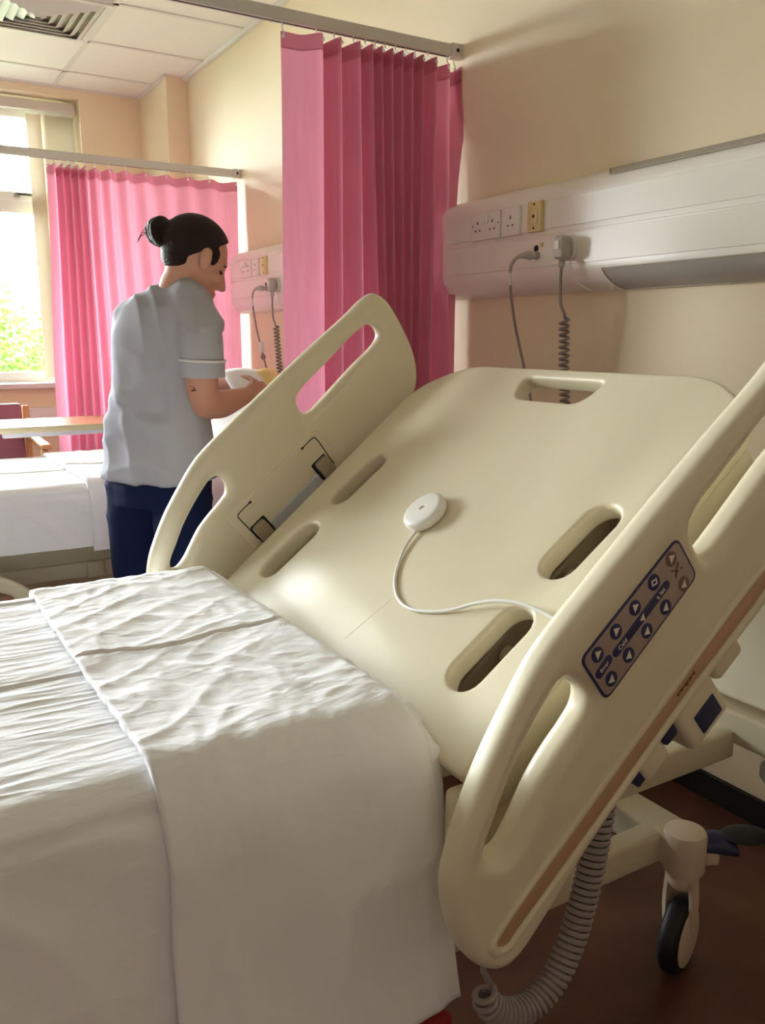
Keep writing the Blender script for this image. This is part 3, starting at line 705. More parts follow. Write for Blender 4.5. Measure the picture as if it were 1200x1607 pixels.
for u, w, up_, mt_ in ((.311, .072, False, m_keybr), (.309, .026, True, m_keybr), (.230, .068, False, m_keyb), (.190, .068, False, m_keyb), (.152, .068, False, m_keyb), (.268, .026, True, m_keyb), (.227, .026, True, m_keyb), (.187, .025, True, m_keyb), (.149, .023, True, m_keyb)):
    disc(u, w, .0098, mt_, 'key_button'); tri(u, w, .0066, up_)
disc(.272, .070, .0105, m_keyb, 'key_button')
link_mesh('lock_symbol', slab([Vector((.272 + a, .070 + c, 0)) for a, c in ((-.006, -.002), (.003, -.0055), (.006, .002), (-.003, .0055))], [[Vector((.272 + a * .6, .070 + c * .5, 0)) for a, c in ((-.006, -.002), (.003, -.0055), (.006, .002), (-.003, .0055))]], .0008, .0001, lmt(kb_ + .0009), 0), m_keyw, rn, False)
link_mesh('key_bar', slab(capsule(.175, .045, .285, .0495, .0065), [], .0012, .0004, lmt(kb_), 1), m_keyb, rn)
link_mesh('key_bar', slab(capsule(.140, .045, .160, .0475, .0068), [], .0012, .0004, lmt(kb_), 1), m_keyb, rn)
def ktext(s, u, w, size): link_mesh('key_lettering', text_mesh(s, size, lmt(kb_ + .001) @ Matrix.Translation((u, w, 0)) @ Matrix.Rotation(radians(3), 4, 'Z')), m_keyw, rn, False)
ktext('a lec', .272, .049, .0095); ktext('Celd', .188, .0455, .0090); ktext('Enter', .150, .0462, .0075)
tri(.232, .0475, .0058, True)
ic = B()
for a, c in (((.302, .058), (.309, .052)), ((.309, .052), (.318, .058)), ((.305, .047), (.312, .050)), ((.309, .052), (.303, .044))):
    ic.tube([mtn @ Vector((a[0], a[1], kb_)), mtn @ Vector((c[0], c[1], kb_))], .0013, 6)
ic.ell(mtn @ Vector((.318, .0475, kb_)), (.0018, .0012, .0018), None, 8, 6)
ic.out('bed_symbol', m_keybr, rn)
# latch housings under the near rail
def lbox(pu, pw, su, sw, y0, y1, insert, name='rail_latch'):
    R3 = Matrix((PU, PN, -YV)).transposed().to_3x3()
    b = B(); b.box(PO + PU * pu + PN * pw + YV * (y0 + y1) / 2, (su, sw, y1 - y0), .012, R3, 4); lo = b.out(name, m_bedp, rn)
    if insert:
        b = B(); b.box(PO + PU * (pu + .006) + PN * (pw - sw * .12) + YV * (y0 + .002), (su * .52, sw * .42, .008), .002, R3); b.out('latch_insert', m_blue, rn)
lbox(.255, -.212, .092, .095, .735, .830, True); lbox(.152, -.196, .058, .055, .74, .80, False); lbox(.345, -.192, .068, .060, .745, .80, False)
b = B(); b.box(PO + PU * .195 + PN * -.185 + YV * .765, (.03, .04, .05), .006, Matrix((PU, PN, -YV)).transposed().to_3x3()); b.out('latch_pivot', m_blue, rn)
b = B(); b.box(PO + PU * .120 + PN * -.200 + YV * .765, (.02, .03, .04), .004, Matrix((PU, PN, -YV)).transposed().to_3x3()); b.out('latch_pivot', m_blue, rn)
for pu in (.16, .33):
    b = B(); b.tube([PO + PU * pu + PN * -.19 + YV * .80, PO + PU * pu + PN * -.14 + YV * .90, PO + PU * pu + PN * -.09 + YV * 1.0], .014, 10); b.out('rail_arm', m_frame, bed)
# far rail inner face: hinge plate, slits, latches, bar (coordinates on the plane y = 1.82)
mt0 = rail_mt(1.82)
def fm(z): return mt0 @ Matrix.Translation((0, 0, z))
link_mesh('hinge_plate', slab(roundpoly([(.092, .078), (.400, .081), (.402, -.03), (.098, -.03)], [.02, .02, .004, .004]), [], .006, .0025, fm(0), 3), m_bedp, rf, True, 50)
def slit(pts, r_=.0013):
    b = B(); b.tube([mt0 @ Vector((p[0], p[1], .0032)) for p in catmull([(a, c, 0) for a, c in pts], 5, False)], r_, 6); b.out('hinge_slit', m_dark, rf)
slit([(.338, .067), (.350, .0672), (.372, .0672), (.3815, .0655), (.384, .057), (.383, .03), (.381, .005), (.381, -.02)])
slit([(.165, .063), (.154, .063), (.130, .063), (.119, .0605), (.117, .052), (.118, .02), (.119, -.02)])
slit([(.338, .067), (.345, .067)], .0026); slit([(.165, .063), (.158, .063)], .0026)
for a, c, dk in ((.3535, -.002, -1), (.1425, -.004, 1)):
    link_mesh('latch_recess', slab(roundpoly([(a - .023, c + .021), (a + .023, c + .021), (a + .023, c - .03), (a - .023, c - .03)], .006), [], .002, .0005, fm(.0032), 1), m_dark, rf)
    link_mesh('hinge_latch', slab(roundpoly([(a - .017 - dk * .003, c + .018), (a + .019 - dk * .003, c + .018), (a + .019 - dk * .003, c - .035), (a - .017 - dk * .003, c - .035)], .007), [], .020, .004, fm(.008), 3), m_hing, rf)
link_mesh('hinge_bar', slab(roundpoly([(.165, -.006), (.33, -.006), (.33, -.034), (.165, -.034)], .002), [], .012, .002, fm(.006), 2), m_metal, rf)
# coiled handset cord under the near rail
cp = [(.592, .735, .462), (.600, .733, .415), (.625, .732, .388), (.672, .735, .372), (.715, .738, .388), (.748, .742, .425), (.775, .747, .480), (.795, .752, .540), (.812, .758, .600), (.820, .762, .625)]
cpath = catmull(cp, 10, False)
cc = coil(cpath[6:], lambda t: .0158 * (1 if t > .03 else .85), .0098, 14)
b = B(); b.tube([(.592, .733, .505), (.592, .734, .478), (.594, .735, .462)] + cc, .0043, 7); b.out('coiled_cord', m_cable, bed)
b = B(); b.tube([(.818, .762, .618), (.822, .764, .634), (.828, .766, .652), (.842, .768, .682)], [.007, .0105, .0095, .008], 12); b.out('cord_connector', m_plug, bed)
# red foot lever under the sheet
b = B(); b.bx((.18, .80, .300), (.60, .93, .345), .012, 3); b.out('red_lever', m_red, bed)

# ------------------------------------------------------------------ sheets
def cross(yf, yn, zt, zfar, znear, r, flare, n_side=50, n_top=90):
    "cross-section of a sheet over a bed: list of (y, z, ny, nz)"
    p = []
    for k in range(n_side):
        t = k / n_side; z = zfar + (zt - r - zfar) * t; p.append((yf + flare * (1 - t) ** 1.2, z, 1, .05))
    for k in range(10):
        a = k / 10 * pi / 2; p.append((yf - r + r * cos(a), zt - r + r * sin(a), cos(a), sin(a)))
    for k in range(n_top):
        t = k / n_top; p.append((yf - r + (yn + r - yf + r) * t, zt, 0, 1))
    for k in range(12):
        a = pi / 2 + k / 12 * pi / 2; p.append((yn + r + r * cos(a), zt - r + r * sin(a), cos(a), sin(a)))
    for k in range(n_side + 1):
        t = k / n_side; z = zt - r + (znear - zt + r) * t; p.append((yn - flare * t ** 1.2, z, -1, .05))
    return p
def ridge(v, c, w): return exp(-((v - c) / w) ** 2)
def wr_top(x, y, seed, band):
    wx = x + .05 * N3(x * 4, y * 4, seed + 3); wy = y + .04 * N3(x * 3, y * 5, seed)
    d = .0045 * N3(x * 3.2, y * 3, seed)
    if not band:
        q = 1 - abs(N3(wx * 3.0, wy * 19, seed + 5)); d += .0050 * q ** 4 * .40
        q = 1 - abs(N3(wx * 6.5, wy * 42, seed + 6)); d += .0013 * q ** 4
    else:
        a = wx * .8 + wy * .6; b_ = -wx * .6 + wy * .8
        q = 1 - abs(N3(a * 5, b_ * 13, seed + 7)); d += .0026 * q ** 4
        q = 1 - abs(N3(wx * 16, wy * 7, seed + 8)); d += .0024 * q ** 3
        q = 1 - abs(N3(a * 22, b_ * 22, seed + 9)); d += .0010 * q ** 3 + .0016 * (1 - abs(N3(wx * 30, wy * 11, seed + 10))) ** 4
    return d
def wr_side(x, z, seed):
    d = .022 * N3(x * 3.2, z * 2.2, seed + 11) + .007 * N3(x * 7 + z * 4, z * 4, seed + 12)
    q = 1 - abs(N3(x * 5 + z * 3, z * 3 - x * 1.5, seed + 13)); return d + .008 * q ** 3
def sheet_mesh(xa, xb, nx, cs, lift, seed, band, head=False, creases=(), wav=.0):
    b = B(); rows = []
    for i in range(nx + 1):
        t = i / nx; row = []
        for (y, z, ny, nz) in cs:
            x = xa + (xb - xa) * t + wav * N3(y * 3, z * 3, seed + 20) * (1 if t in (0, 1) else sstep(.15, 0, min(t, 1 - t)))
            top = max(0, nz) if z > cs[0][1] else 0
            d = lift
            wt = sstep(.2, .9, nz); ws = 1 - wt
            d += (wr_top(x, y, seed, band) + (0.0045 * N3(x * 3.2, y * 3, 2.0) if band else 0)) * (wt + .4 * ws) + wr_side(x, z, 2.0) * ws * sstep(0, .1, abs(z - .76) if z < .755 else 0)
            for (cx0, cx1, cy, amp, w, wob) in creases:
                if cx0 - .02 < x < cx1 + .02 and nz > .5:
                    yy = cy + wob * N3(x * 9, 1.3, seed) ; m = sstep(cx0 - .02, cx0 + .02, x) * sstep(cx1 + .02, cx1 - .02, x)
                    d += m * amp * (ridge(y, yy + w, w) - 1.2 * ridge(y, yy - w * .6, w * .7))
            px, py, pz = x, y + ny * d, z + nz * d
            if head:
                h = sstep(xb - .055, xb, x); pz -= .050 * h * h * (wt + .25 * ws) ; py += (.018 * h * (-1 if ny > .3 else (1 if ny < -.3 else 0))) * ws
            row.append(Vector((px, py, pz)))
        rows.append(row)
    b.rings(rows, False, False); return b
def made_sheet(ox, oy, label, xa, fold, xh, znear, zfar, dens=1.0, flare=.058, band_znear=None):
    root_cs = cross(1.752, .868, .757, zfar, znear, .062, flare, int(46 * dens), int(300 * dens))
    mv = Matrix.Translation((ox, oy, 0))
    m1 = sheet_mesh(xa, xh - .02, int(150 * dens), root_cs, 0, 2.0, False, False, [(-2, fold + .05, 1.255, .0030, .0045, .006), (-2, fold + .05, .880, .0035, .005, .004), (-2, fold + .05, 1.672, .003, .0045, .003)]).mesh('s')
    m1.transform(mv); s = link_mesh('bed_sheet', m1, m_sheet, None, True, 180); tag(s, label, 'bed sheet')
    cs = cross(1.752, .868, .757, zfar + .02, band_znear or znear, .067, flare * 1.15, int(50 * dens), int(300 * dens))
    m2 = sheet_mesh(fold, xh, int(80 * dens), cs, .0120, 5.0, True, True, [(fold, xh, 1.285, .0032, .0042, .035)], .010).mesh('s')
    m2.transform(mv); t = link_mesh('turned_back_fold', m2, m_fold, s, True, 180)
    md = t.modifiers.new('thickness', 'SOLIDIFY'); md.thickness = .010; md.offset = -1
    return s
made_sheet(0, 0, 'white sheet with turned back fold covering the foot half of the near bed', -.72, .232, .618, .372, .40)

# ------------------------------------------------------------------ sensor disc on the backrest
t = thing('bed_sensor_puck', onp(.306, 1.303), 'round white sensor disc with thin white lead resting on the raised backrest', 'sensor')
mtp = basis(PU, YV, PN, onp(.306, 1.303, 0))
b = B(); b.lathe([(.030, .0005), (.041, .0015), (.0445, .006), (.0455, .012), (.0445, .018), (.041, .0215), (.034, .0232), (.015, .0238), (.001, .0238)], mtp, 48); b.out('puck_body', m_puck, t, True, 60)
b = B(); b.tube([mtp @ Vector((-.005, .003, .024)), mtp @ Vector((.001, .004, .024)), mtp @ Vector((.005, 0, .024))], .0008, 6); b.tube([mtp @ Vector((-.005, -.001, .024)), mtp @ Vector((.001, 0, .024)), mtp @ Vector((.004, -.004, .024))], .0008, 6); b.out('puck_mark', m_plug, t)
cd = [(.268, 1.290, .007), (.258, 1.288, .006), (.232, 1.284, .005), (.188, 1.261, .0032), (.154, 1.231, .0032), (.128, 1.186, .0032), (.122, 1.142, .0032), (.132, 1.096, .0032), (.149, 1.055, .005), (.176, 1.006, .012), (.193, .962, .016), (.203, .912, .014), (.203, .862, .008), (.198, .835, .006), (.190, .80, -.002), (.18, .786, -.03), (.17, .80, -.07)]
b = B(); b.tube(catmull([onp(*p) for p in cd], 8, False), .0030, 10); b.out('puck_lead', m_puck, t)
#PART3
# ------------------------------------------------------------------ far bed
fb = thing('hospital_bed', (.75, 3.38, 0), 'made up hospital bed under white sheet behind the nurse', 'hospital bed')
FX, FY = .30, 2.10
underbed(fb, FX, FY, .75)
f = B(); f.bx((.90, .90 + FY, .55), (1.72, 1.70 + FY, .725), .03, 4); f.out('head_deck', m_bedp, fb)
mtl = basis((-1, 0, 0), (0, 0, 1), (0, 1, 0), (.225, 2.925, .395))
link_mesh('side_rail', slab(sm(RAIL_OUT, 5), [sm(RAIL_S1, 5), sm(RAIL_S2, 5)], .04, .015, mtl, 5), m_bedp, fb, True, 35)
made_sheet(.39, FY, 'white sheet with turned back fold on the far bed behind the nurse', -.9, .225, .90, .550, .50, .75, .03, .535)
# pillow
def pillow(c, sx, sy, sz, tilt, label):
    b = B(); n = 36; rows = []
    R = Matrix.Rotation(tilt, 3, 'Y')
    for sgn in (1, -1):
        g = []
        for i in range(n + 1):
            r_ = []
            for j in range(n + 1):
                u, v = -1 + 2 * i / n, -1 + 2 * j / n
                h = max(0, (1 - abs(u) ** 3.2) * (1 - abs(v) ** 3.2)) ** .55
                x = u * sx * (1 - .05 * (1 - abs(v))); y = v * sy * (1 - .05 * (1 - abs(u)))
                z = sgn * sz * h * (1 if sgn > 0 else .55) + .010 * N3(u * 3, v * 3, 4 + sgn) * h + .006 * N3(u * 9, v * 5, 9) * h
                r_.append(Vector(c) + R @ Vector((x, y, z)))
            g.append(r_)
        b.rings(g, False, False)
    return tag(b.out('pillow', m_pill, None, True, 180) if not bmesh.ops.remove_doubles(b.bm, verts=b.bm.verts, dist=1e-4) else None, label, 'pillow')
pillow((1.46, 3.42, .865), .24, .36, .085, radians(-16), 'white pillow at the head of the far bed, in front of the nurse')

# ------------------------------------------------------------------ overbed table
t = thing('overbed_table', (.82, 4.20, 0), 'wood topped overbed table standing beyond the far bed at the left', 'table')
b = B(); b.bx((.455, 3.97, .848), (1.26, 4.39, .868), .004, 3); b.out('table_top', m_tabtop, t)
o = roundpoly([(.45, 3.965), (1.265, 3.965), (1.265, 4.395), (.45, 4.395)], .03); oi = roundpoly([(.462, 3.977), (1.253, 3.977), (1.253, 4.383), (.462, 4.383)], .022)
link_mesh('table_edging', slab(o, [oi], .026, .003, Matrix.Translation((0, 0, .856)), 2), m_edge, t, True)
b = B(); b.bx((.49, 4.02, .818), (1.22, 4.06, .846), .003); b.bx((.49, 4.30, .818), (1.22, 4.34, .846), .003); b.bx((1.17, 4.06, .818), (1.22, 4.30, .846), .003); b.out('table_bearer', m_metal, t, False)
b = B(); b.bx((1.165, 4.15, .12), (1.225, 4.21, .818), .006); b.out('pillar', m_metal, t, False)
b = B(); b.bx((.50, 4.04, .075), (1.22, 4.08, .12), .005); b.bx((.50, 4.28, .075), (1.22, 4.32, .12), .005); b.bx((1.17, 4.08, .075), (1.22, 4.28, .12), .005); b.out('base_frame', m_metal, t, False)
for x, y in ((.54, 4.06), (.54, 4.30), (1.18, 4.06), (1.18, 4.30)):
    b = B(); b.lathe([(.010, -.012), (.034, -.010), (.0365, 0), (.034, .010), (.010, .012)], basis((1, 0, 0), (0, 0, 1), (0, -1, 0), (x, y, .0375)), 20); b.out('castor', m_black, t)

# ------------------------------------------------------------------ armchair by the window
t = thing('armchair', (.50, 5.0, 0), 'plum vinyl armchair with beech arms under the window', 'chair')
b = B(); b.box((.50, 5.235, .665), (.50, .07, .44), .025, Matrix.Rotation(radians(-8), 3, 'X'), 4); b.out('backrest', m_vinyl, t)
b = B(); b.box((.50, 4.99, .43), (.50, .50, .11), .03, None, 4); b.out('seat', m_vinyl, t)
for sx in (.225, .775):
    b = B(); b.box((sx, 5.255, .44), (.035, .045, .86), .008, Matrix.Rotation(radians(-5), 3, 'X')); b.out('back_post', m_wood, t)
    b = B(); b.box((sx, 4.755, .335), (.035, .045, .67), .008); b.out('front_leg', m_wood, t)
    b = B(); b.box((sx + (.004 if sx > .5 else -.004), 4.985, .695), (.055, .56, .028), .010, Matrix.Rotation(radians(1.5), 3, 'X')); b.out('armrest', m_wood, t)
    b = B(); b.box((sx, 5.0, .34), (.028, .46, .05), .005); b.out('side_rail', m_wood, t)

# ------------------------------------------------------------------ nurse
NC = Vector((.745, 2.50, 0)); HD = Vector((.745, 2.50, 0)).normalized(); LT = Vector((HD.y, -HD.x, 0)); ZV = Vector((0, 0, 1))
def q(px, py, dd=0):
    d = FW + RT * ((px - 600) / FPX) - UP * ((py - 803.5) / FPX); o = Vector((0, 0, EYE))
    return o + d * ((NC + HD * dd - o).dot(HD) / d.dot(HD))
FA = radians(36); FD = Vector((cos(FA), sin(FA), 0)); RD = Vector((sin(FA), -cos(FA), 0))     # facing, right hand
nurse = thing('person', (NC.x, NC.y, 0), 'person in grey tunic and navy trousers leaning over the far bed with papers', 'person')
def ring(c, a, b_, n=28, ax=RD, ay=FD, p=2.3):
    r = []
    for k in range(n):
        t = 2 * pi * k / n; s_, c_ = sin(t), cos(t)
        r.append(c + ax * (a * math.copysign(abs(c_) ** (2 / p), c_)) + ay * (b_ * math.copysign(abs(s_) ** (2 / p), s_)))
    return r
def limb(bd, pts, rad, n=14, ends=True):
    P = [Vector(p) for p in pts]; m = 6; Q = catmull(P, m, False); R_ = []
    for i in range(len(P) - 1): R_ += [rad[i] + (rad[i + 1] - rad[i]) * k / m for k in range(m)]
    R_.append(rad[-1]); bd.tube(Q, R_, n)
    if ends: bd.ell(P[0], (rad[0],) * 3, None, 14, 10); bd.ell(P[-1], (rad[-1],) * 3, None, 14, 10)
# head frame
hc = q(305, 404, .0); yaw_h = (LT * .96 + HD * .28).normalized(); dn = radians(27)
HX = (yaw_h * cos(dn) - ZV * sin(dn)).normalized(); HY = ZV.cross(yaw_h).normalized(); HZ = HX.cross(HY).normalized()
HM = basis(HX, HY, HZ, hc); HR = HM.to_3x3()
def hp(x, y, z): return HM @ Vector((x, y, z))
bod = B()
bod.ell(hp(-.004, 0, .022), (.094, .074, .086), HR, 28, 20)
bod.ell(hp(.030, 0, -.035), (.062, .058, .075), HR, 24, 16)
bod.ell(hp(.052, 0, -.082), (.034, .036, .034), HR); bod.ell(hp(.072, 0, -.100), (.018, .022, .016), HR)
bod.ell(hp(.070, 0, .018), (.026, .052, .020), HR)
bod.tube([hp(.086, 0, .010), hp(.098, 0, -.018), hp(.109, 0, -.038)], [.009, .012, .013], 12); bod.ell(hp(.110, 0, -.040), (.013, .014, .011), HR)
for sg in (-1, 1):
    bod.ell(hp(.098, .013 * sg, -.045), (.010, .008, .008), HR); bod.ell(hp(.060, .040 * sg, -.035), (.026, .020, .024), HR)
    er = Matrix.Rotation(radians(-14), 3, 'Y'); bod.ell(hp(.010, .080 * sg, -.006), (.019, .012, .034), HR @ er); bod.ell(hp(.012, .073 * sg, -.030), (.010, .008, .012), HR)
bod.ell(hp(.089, 0, -.069), (.012, .022, .007), HR); bod.ell(hp(.086, 0, -.081), (.012, .020, .008), HR)
nb = q(278, 448, .0)
limb(bod, [hp(-.018, 0, -.035), (hp(-.015, 0, -.05) + nb) / 2, nb, nb + Vector((-.02, 0, -.06))], [.052, .048, .050, .05], 18)
# trunk under the clothes
tor = [(458, 262, 312), (500, 228, 300), (560, 218, 295), (620, 214, 296), (690, 205, 300), (740, 200, 304)]
rs = []
for v, l_, r__ in tor:
    A, C = q(l_, v), q(r__, v); a = (A - C).length / 2 / .95; rs.append(ring((A + C) / 2, a, a * .62))
bod.rings(rs)
# arms: right nearer the camera, left beyond the chest
R_sh, R_el, R_wr = q(306, 516, -.075), q(322, 634, -.10), q(384, 621, .035)
limb(bod, [R_sh, q(314, 560, -.13), q(318, 612, -.12), R_el], [.046, .048, .046, .043]); limb(bod, [R_el, q(346, 634, -.05), q(368, 627, 0), R_wr], [.043, .043, .034, .027])
L_sh, L_el, L_wr = q(218, 500, .08), q(262, 612, .30), q(358, 604, .26)
limb(bod, [L_sh, q(225, 560, .22), L_el], [.055, .050, .043]); limb(bod, [L_el, q(310, 612, .30), L_wr], [.043, .038, .027])
def hand(bd, wr, to, side, palm_n, curl, L=.175):
    "palm, four unequal bent fingers and a thumb from the side of the palm"
    f = (to - wr).normalized(); n_ = (palm_n - f * palm_n.dot(f)).normalized(); s = f.cross(n_) * side
    R3 = Matrix((f, s, n_)).transposed()
    bd.ell(wr + f * .045, (.050, .036, .016), R3, 18, 12); bd.ell(wr + f * .010, (.028, .026, .020), R3)
    for k, (off, ln, base) in enumerate(((.027, .070, .082), (.009, .080, .088), (-.010, .074, .086), (-.027, .058, .078))):
        p = wr + f * base + s * off; d = f.copy(); pts = [wr + f * (base - .03) + s * off * .85, p]
        for j, fr in enumerate((.45, .30, .25)):
            ang = curl * (.6 + .4 * j); d = (d * cos(ang) + n_ * sin(ang)).normalized(); m_ = d; p = p + m_ * ln * fr; pts.append(p)
        bd.tube(pts, [.0085, .0090, .0082, .0075, .0062], 10); bd.ell(pts[-1], (.0062,) * 3, None, 10, 8)
    b0 = wr + f * .022 + s * .026; d1 = (f * .62 + s * .70 + n_ * .25).normalized(); p1 = b0 + d1 * .034; d2 = (f * .88 + s * .25 + n_ * .4).normalized(); p2 = p1 + d2 * .028; p3 = p2 + (d2 + n_ * .3).normalized() * .024
    bd.tube([b0 - d1 * .01, b0, p1, p2, p3], [.012, .0125, .0105, .0095, .0075], 10); bd.ell(p3, (.0075,) * 3, None, 10, 8)
hand(bod, R_wr, q(418, 612, .10), -1, (-ZV * .25 - LT * .1 + HD * .9), .55)
hand(bod, L_wr, q(398, 599, .20), 1, (-HD * .7 - ZV * .5), .5)
# calves and ankles inside the trousers
pel = q(246, 742, .0)
hipL, hipR = pel - RD * .082, pel + RD * .088
ankL, ankR = Vector((hipL.x, hipL.y, .09)) - RD * .03 + FD * .03, Vector((hipR.x, hipR.y, .09)) + RD * .045 - FD * .05
for h_, a_ in ((hipL, ankL), (hipR, ankR)): limb(bod, [h_, h_.lerp(a_, .5) + FD * .01, a_], [.075, .05, .036])
bme = remesh(bod, .0058, 5)
body = link_mesh('body', bme, m_skin, nurse, True, 180)
# small tattoo on the upper arm
b = B(); tc_ = q(318, 604, -.122); td = (-HD * .80 - LT * .60).normalized(); tw = td.cross(ZV).normalized()
for (a0, z0), (a1, z1) in (((-.002, .022), (-.002, -.012)), ((-.009, .020), (.006, .020)), ((-.008, -.012), (.006, -.014)), ((.005, .012), (.006, -.004))):
    b.tube([tc_ + td * .0465 + tw * a0 + ZV * z0, tc_ + td * .0465 + tw * a1 + ZV * z1], .0022, 6)
tag(b.out('arm_tattoo', m_ink, body), 'small dark tattoo on the upper arm')
# eyes, brows
for sg in (-1, 1):
    b = B(); b.ell(hp(.076, .030 * sg, -.008), (.009, .012, .006), HR, 12, 8); b.out('eye', m_ink, body)
    b = B(); b.tube([hp(.086, .016 * sg, .010), hp(.086, .032 * sg, .015), hp(.074, .048 * sg, .010)], [.003, .0035, .002], 6); b.out('eyebrow', m_hair, body)
# hair drawn back into a bun
hb = B(); hb.ell(hp(-.008, 0, .026), (.103, .083, .094), HR, 40, 28)
co_, no_ = hp(.0, 0, .014), (HR @ Vector((1.0, 0, -1))).normalized()
bmesh.ops.bisect_plane(hb.bm, geom=hb.bm.verts[:] + hb.bm.edges[:] + hb.bm.faces[:], plane_co=co_, plane_no=no_, clear_outer=True)
ed = [e for e in hb.bm.edges if e.is_boundary]; bmesh.ops.holes_fill(hb.bm, edges=ed)
hb.ell(hp(-.046, 0, -.022), (.046, .060, .044), HR, 20, 14)
for sg in (-1, 1): hb.ell(hp(.034, .068 * sg, .014), (.015, .009, .028), HR, 16, 12)
bunc = q(254, 364, .0)
hb.ell((bunc * .45 + hp(-.085, 0, .03) * .55), (.036, .036, .034), HR, 16, 12)
hm = remesh(hb, .005, 4); hair = link_mesh('hair', hm, m_hair, nurse, True, 180)
bb_ = B(); bb_.ell(bunc, (.038, .036, .040), HR, 24, 18)
for k in range(5):
    a0 = k * 1.26; pts = []
    for j in range(14): a = a0 + j * .42; pts.append(bunc + Vector((.034 * cos(a), .030 * sin(a * .7 + k), .036 * sin(a))))
    bb_.tube(pts, .010, 8)
bm2 = remesh(bb_, .005, 3); link_mesh('hair_bun', bm2, m_hair, hair, True, 180)
b = B()
for k in range(3): b.tube(catmull([bunc + LT * -.03, bunc + LT * (-.05 - .006 * k) + ZV * (.004 - .01 * k), bunc + LT * (-.062 - .004 * k) - ZV * (.02 + .006 * k)], 5, False), .0009, 5); 
b.out('loose_strands', m_hair, hair)
# tunic
tu = B(); rs = []
for v, l_, r__ in ((433, 262, 300), (440, 257, 305), (446, 246, 310), (455, 226, 318), (468, 207, 325), (485, 193, 328), (515, 184, 327), (555, 178, 322), (600, 178, 320), (640, 174, 324), (680, 168, 330), (715, 163, 334), (750, 158, 338)):
    A, C = q(l_, v), q(r__, v); a = (A - C).length / 2 / .90; c_ = (A + C) / 2; rs.append(ring(c_, a, a * (.70 if v > 470 else .58)))
tu.rings(rs)
limb(tu, [q(308, 506, -.075), q(314, 540, -.115), q(316.5, 588, -.12)], [.062, .066, .060], 20, False); tu.ell(q(307, 506, -.07), (.062,) * 3)
limb(tu, [q(214, 500, .06), q(214, 540, .15), q(224, 580, .22)], [.060, .064, .060], 20, False); tu.ell(q(214, 500, .06), (.060,) * 3)
tm = remesh(tu, .0075, 16)
def drape(p):
    s_ = (p - NC).dot(LT); k = 1 - abs(N3(s_ * 9 + p.z * 3, p.z * 4.5, 3.3)); k2 = 1 - abs(N3(s_ * 5 - p.z * 6, p.z * 7, 8.1))
    hem = sstep(1.0, .8, p.z)
    k3 = 1 - abs(N3(s_ * 13 + p.z * 1.2, p.z * 2.0, 6.4))
    ax_ = q(315, 560, -.115); near = sstep(.075, .115, hypot(p.x - ax_.x, p.y - ax_.y)) if p.z < 1.27 else 1
    return (.2 + .8 * near) * (.012 * k3 ** 3 - .004 + .010 * N3(s_ * 6, p.z * 5, 1.7) + .010 * k ** 4 + .009 * k2 ** 4 - .006 + hem * .006 * sin(s_ * 42) - .006 * ridge(p.z, 1.045 + .05 * s_, .018) + .005 * ridge(p.z, 1.085 + .05 * s_, .02))
displace(tm, drape)
tunic = link_mesh('tunic', tm, m_tunic, nurse, True, 180)
def cuff(p0, p1, r_, name, mat, tube):
    ax = (p1 - p0).normalized(); e1 = ax.orthogonal().normalized(); e2 = ax.cross(e1); b = B()
    b.tube([p0 + (e1 * cos(t) + e2 * sin(t)) * r_ for t in [2 * pi * k / 40 for k in range(41)]], tube, 8); return b.out(name, mat, tunic)
cuff(q(317, 565, -.122), q(317, 588, -.12), .0655, 'cuff_piping', m_pipe, .0035)
b = B(); a0, a1 = q(317, 566, -.122), q(317.5, 591, -.12); ax = (a1 - a0).normalized(); e1 = ax.orthogonal().normalized(); e2 = ax.cross(e1)
b.rings([[c + (e1 * cos(t) + e2 * sin(t)) * r_ for t in [2 * pi * k / 32 for k in range(32)]] for c, r_ in ((a0, .0615), (a0, .0640), (a1, .0645), (a1, .056), (a0, .056))], True, False); b.out('sleeve_cuff', m_tunic, tunic)
b = B(); nk = [q(258 + (302 - 258) * (.5 - .5 * cos(t)), 441 - 3 * sin(t), 0) for t in [pi * k / 16 for k in range(17)]]
b.tube([p + FD * 0 for p in ring(q(281, 434), .045, .036, 28)] , .006, 8); b.out('collar', m_tunic, tunic)
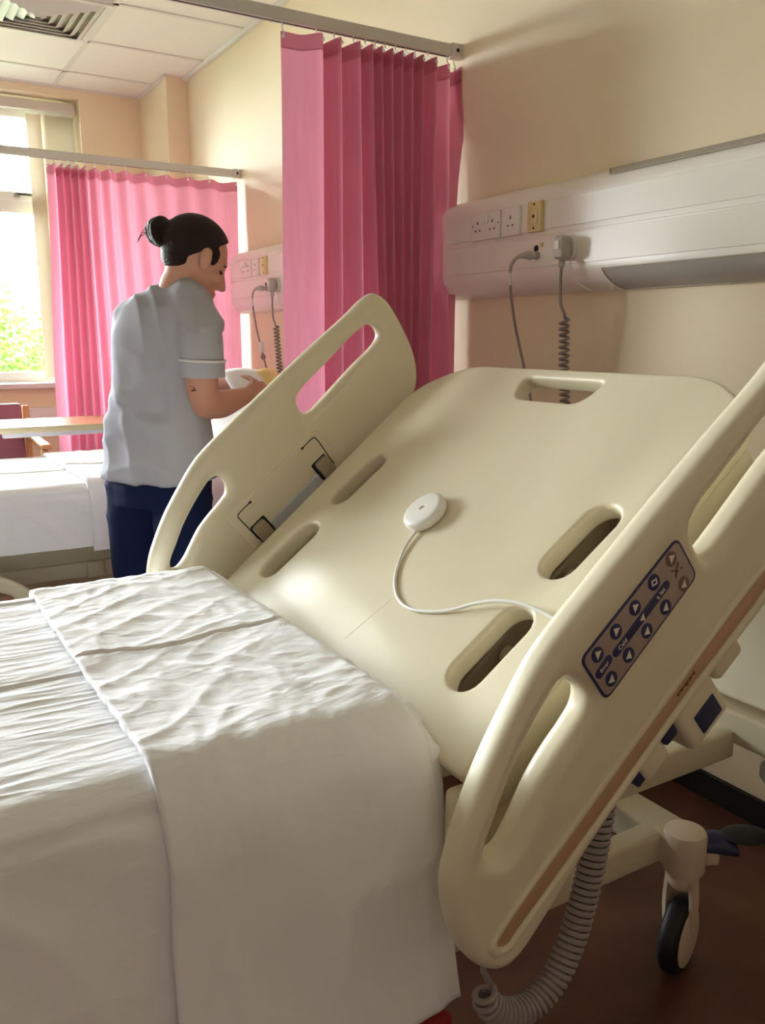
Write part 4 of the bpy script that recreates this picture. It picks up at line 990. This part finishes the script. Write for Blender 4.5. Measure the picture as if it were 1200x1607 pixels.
# trousers
tr = B(); rs = []
for v, l_, r__ in ((715, 180, 322), (745, 174, 326), (790, 174, 328)):
    A, C = q(l_, v), q(r__, v); a = (A - C).length / 2 / .93; rs.append(ring((A + C) / 2, a, a * .74))
tr.rings(rs)
for h_, a_ in ((hipL, ankL), (hipR, ankR)):
    a2 = Vector((a_.x, a_.y, .06)); limb(tr, [h_ + Vector((0, 0, -.02)), h_.lerp(a2, .3), h_.lerp(a2, .55) + FD * .012, a2], [.088, .090, .080, .070], 20, False)
tm = remesh(tr, .008, 5)
displace(tm, lambda p: .010 * N3((p - NC).dot(LT) * 8, p.z * 4, 5.5) + .006 * (1 - abs(N3((p - NC).dot(LT) * 6 + p.z * 5, p.z * 7, 2.2))) ** 4)
link_mesh('trousers', tm, m_navy, nurse, True, 180)
for a_ in (ankL, ankR):
    b = B(); fo = Vector((a_.x, a_.y, 0)); R3 = Matrix((FD, ZV.cross(FD), ZV)).transposed()
    b.ell(fo + FD * .055 + ZV * .036, (.125, .045, .036), R3, 24, 14); b.ell(fo + FD * .0 + ZV * .06, (.06, .043, .05), R3, 20, 12); me = remesh(b, .006, 3)
    mz = min(v.co.z for v in me.vertices)
    for v in me.vertices: v.co.z = max(v.co.z - mz, .0) if v.co.z - mz > .012 else 0.0
    link_mesh('shoe', me, m_shoe, nurse, True, 60)
# papers in the hands
def sheet_of_paper(c, u, v, w, h, mat, label, bend=.01):
    b = B(); u = u.normalized(); n_ = u.cross(v).normalized(); v = n_.cross(u)
    top = [[c + u * (w * (i / 8 - .5)) + v * (h * (j / 6 - .5)) + n_ * (bend * sin(i / 8 * pi)) for i in range(9)] for j in range(7)]
    b.rings(top, False, False); o = b.out('paper', mat, None, True, 180); md = o.modifiers.new('thickness', 'SOLIDIFY'); md.thickness = .0012
    return tag(o, label, 'paper')
sheet_of_paper(q(386, 599, .19), LT + HD * .2, HD + ZV * .45, .125, .16, m_paper, 'white sheet of paper held in the hands of the nurse')
sheet_of_paper(q(422, 600, .22), LT + HD * .1, HD * .8 + ZV * .6, .075, .12, m_card, 'pale yellow card just beyond the white paper in the hands of the nurse')
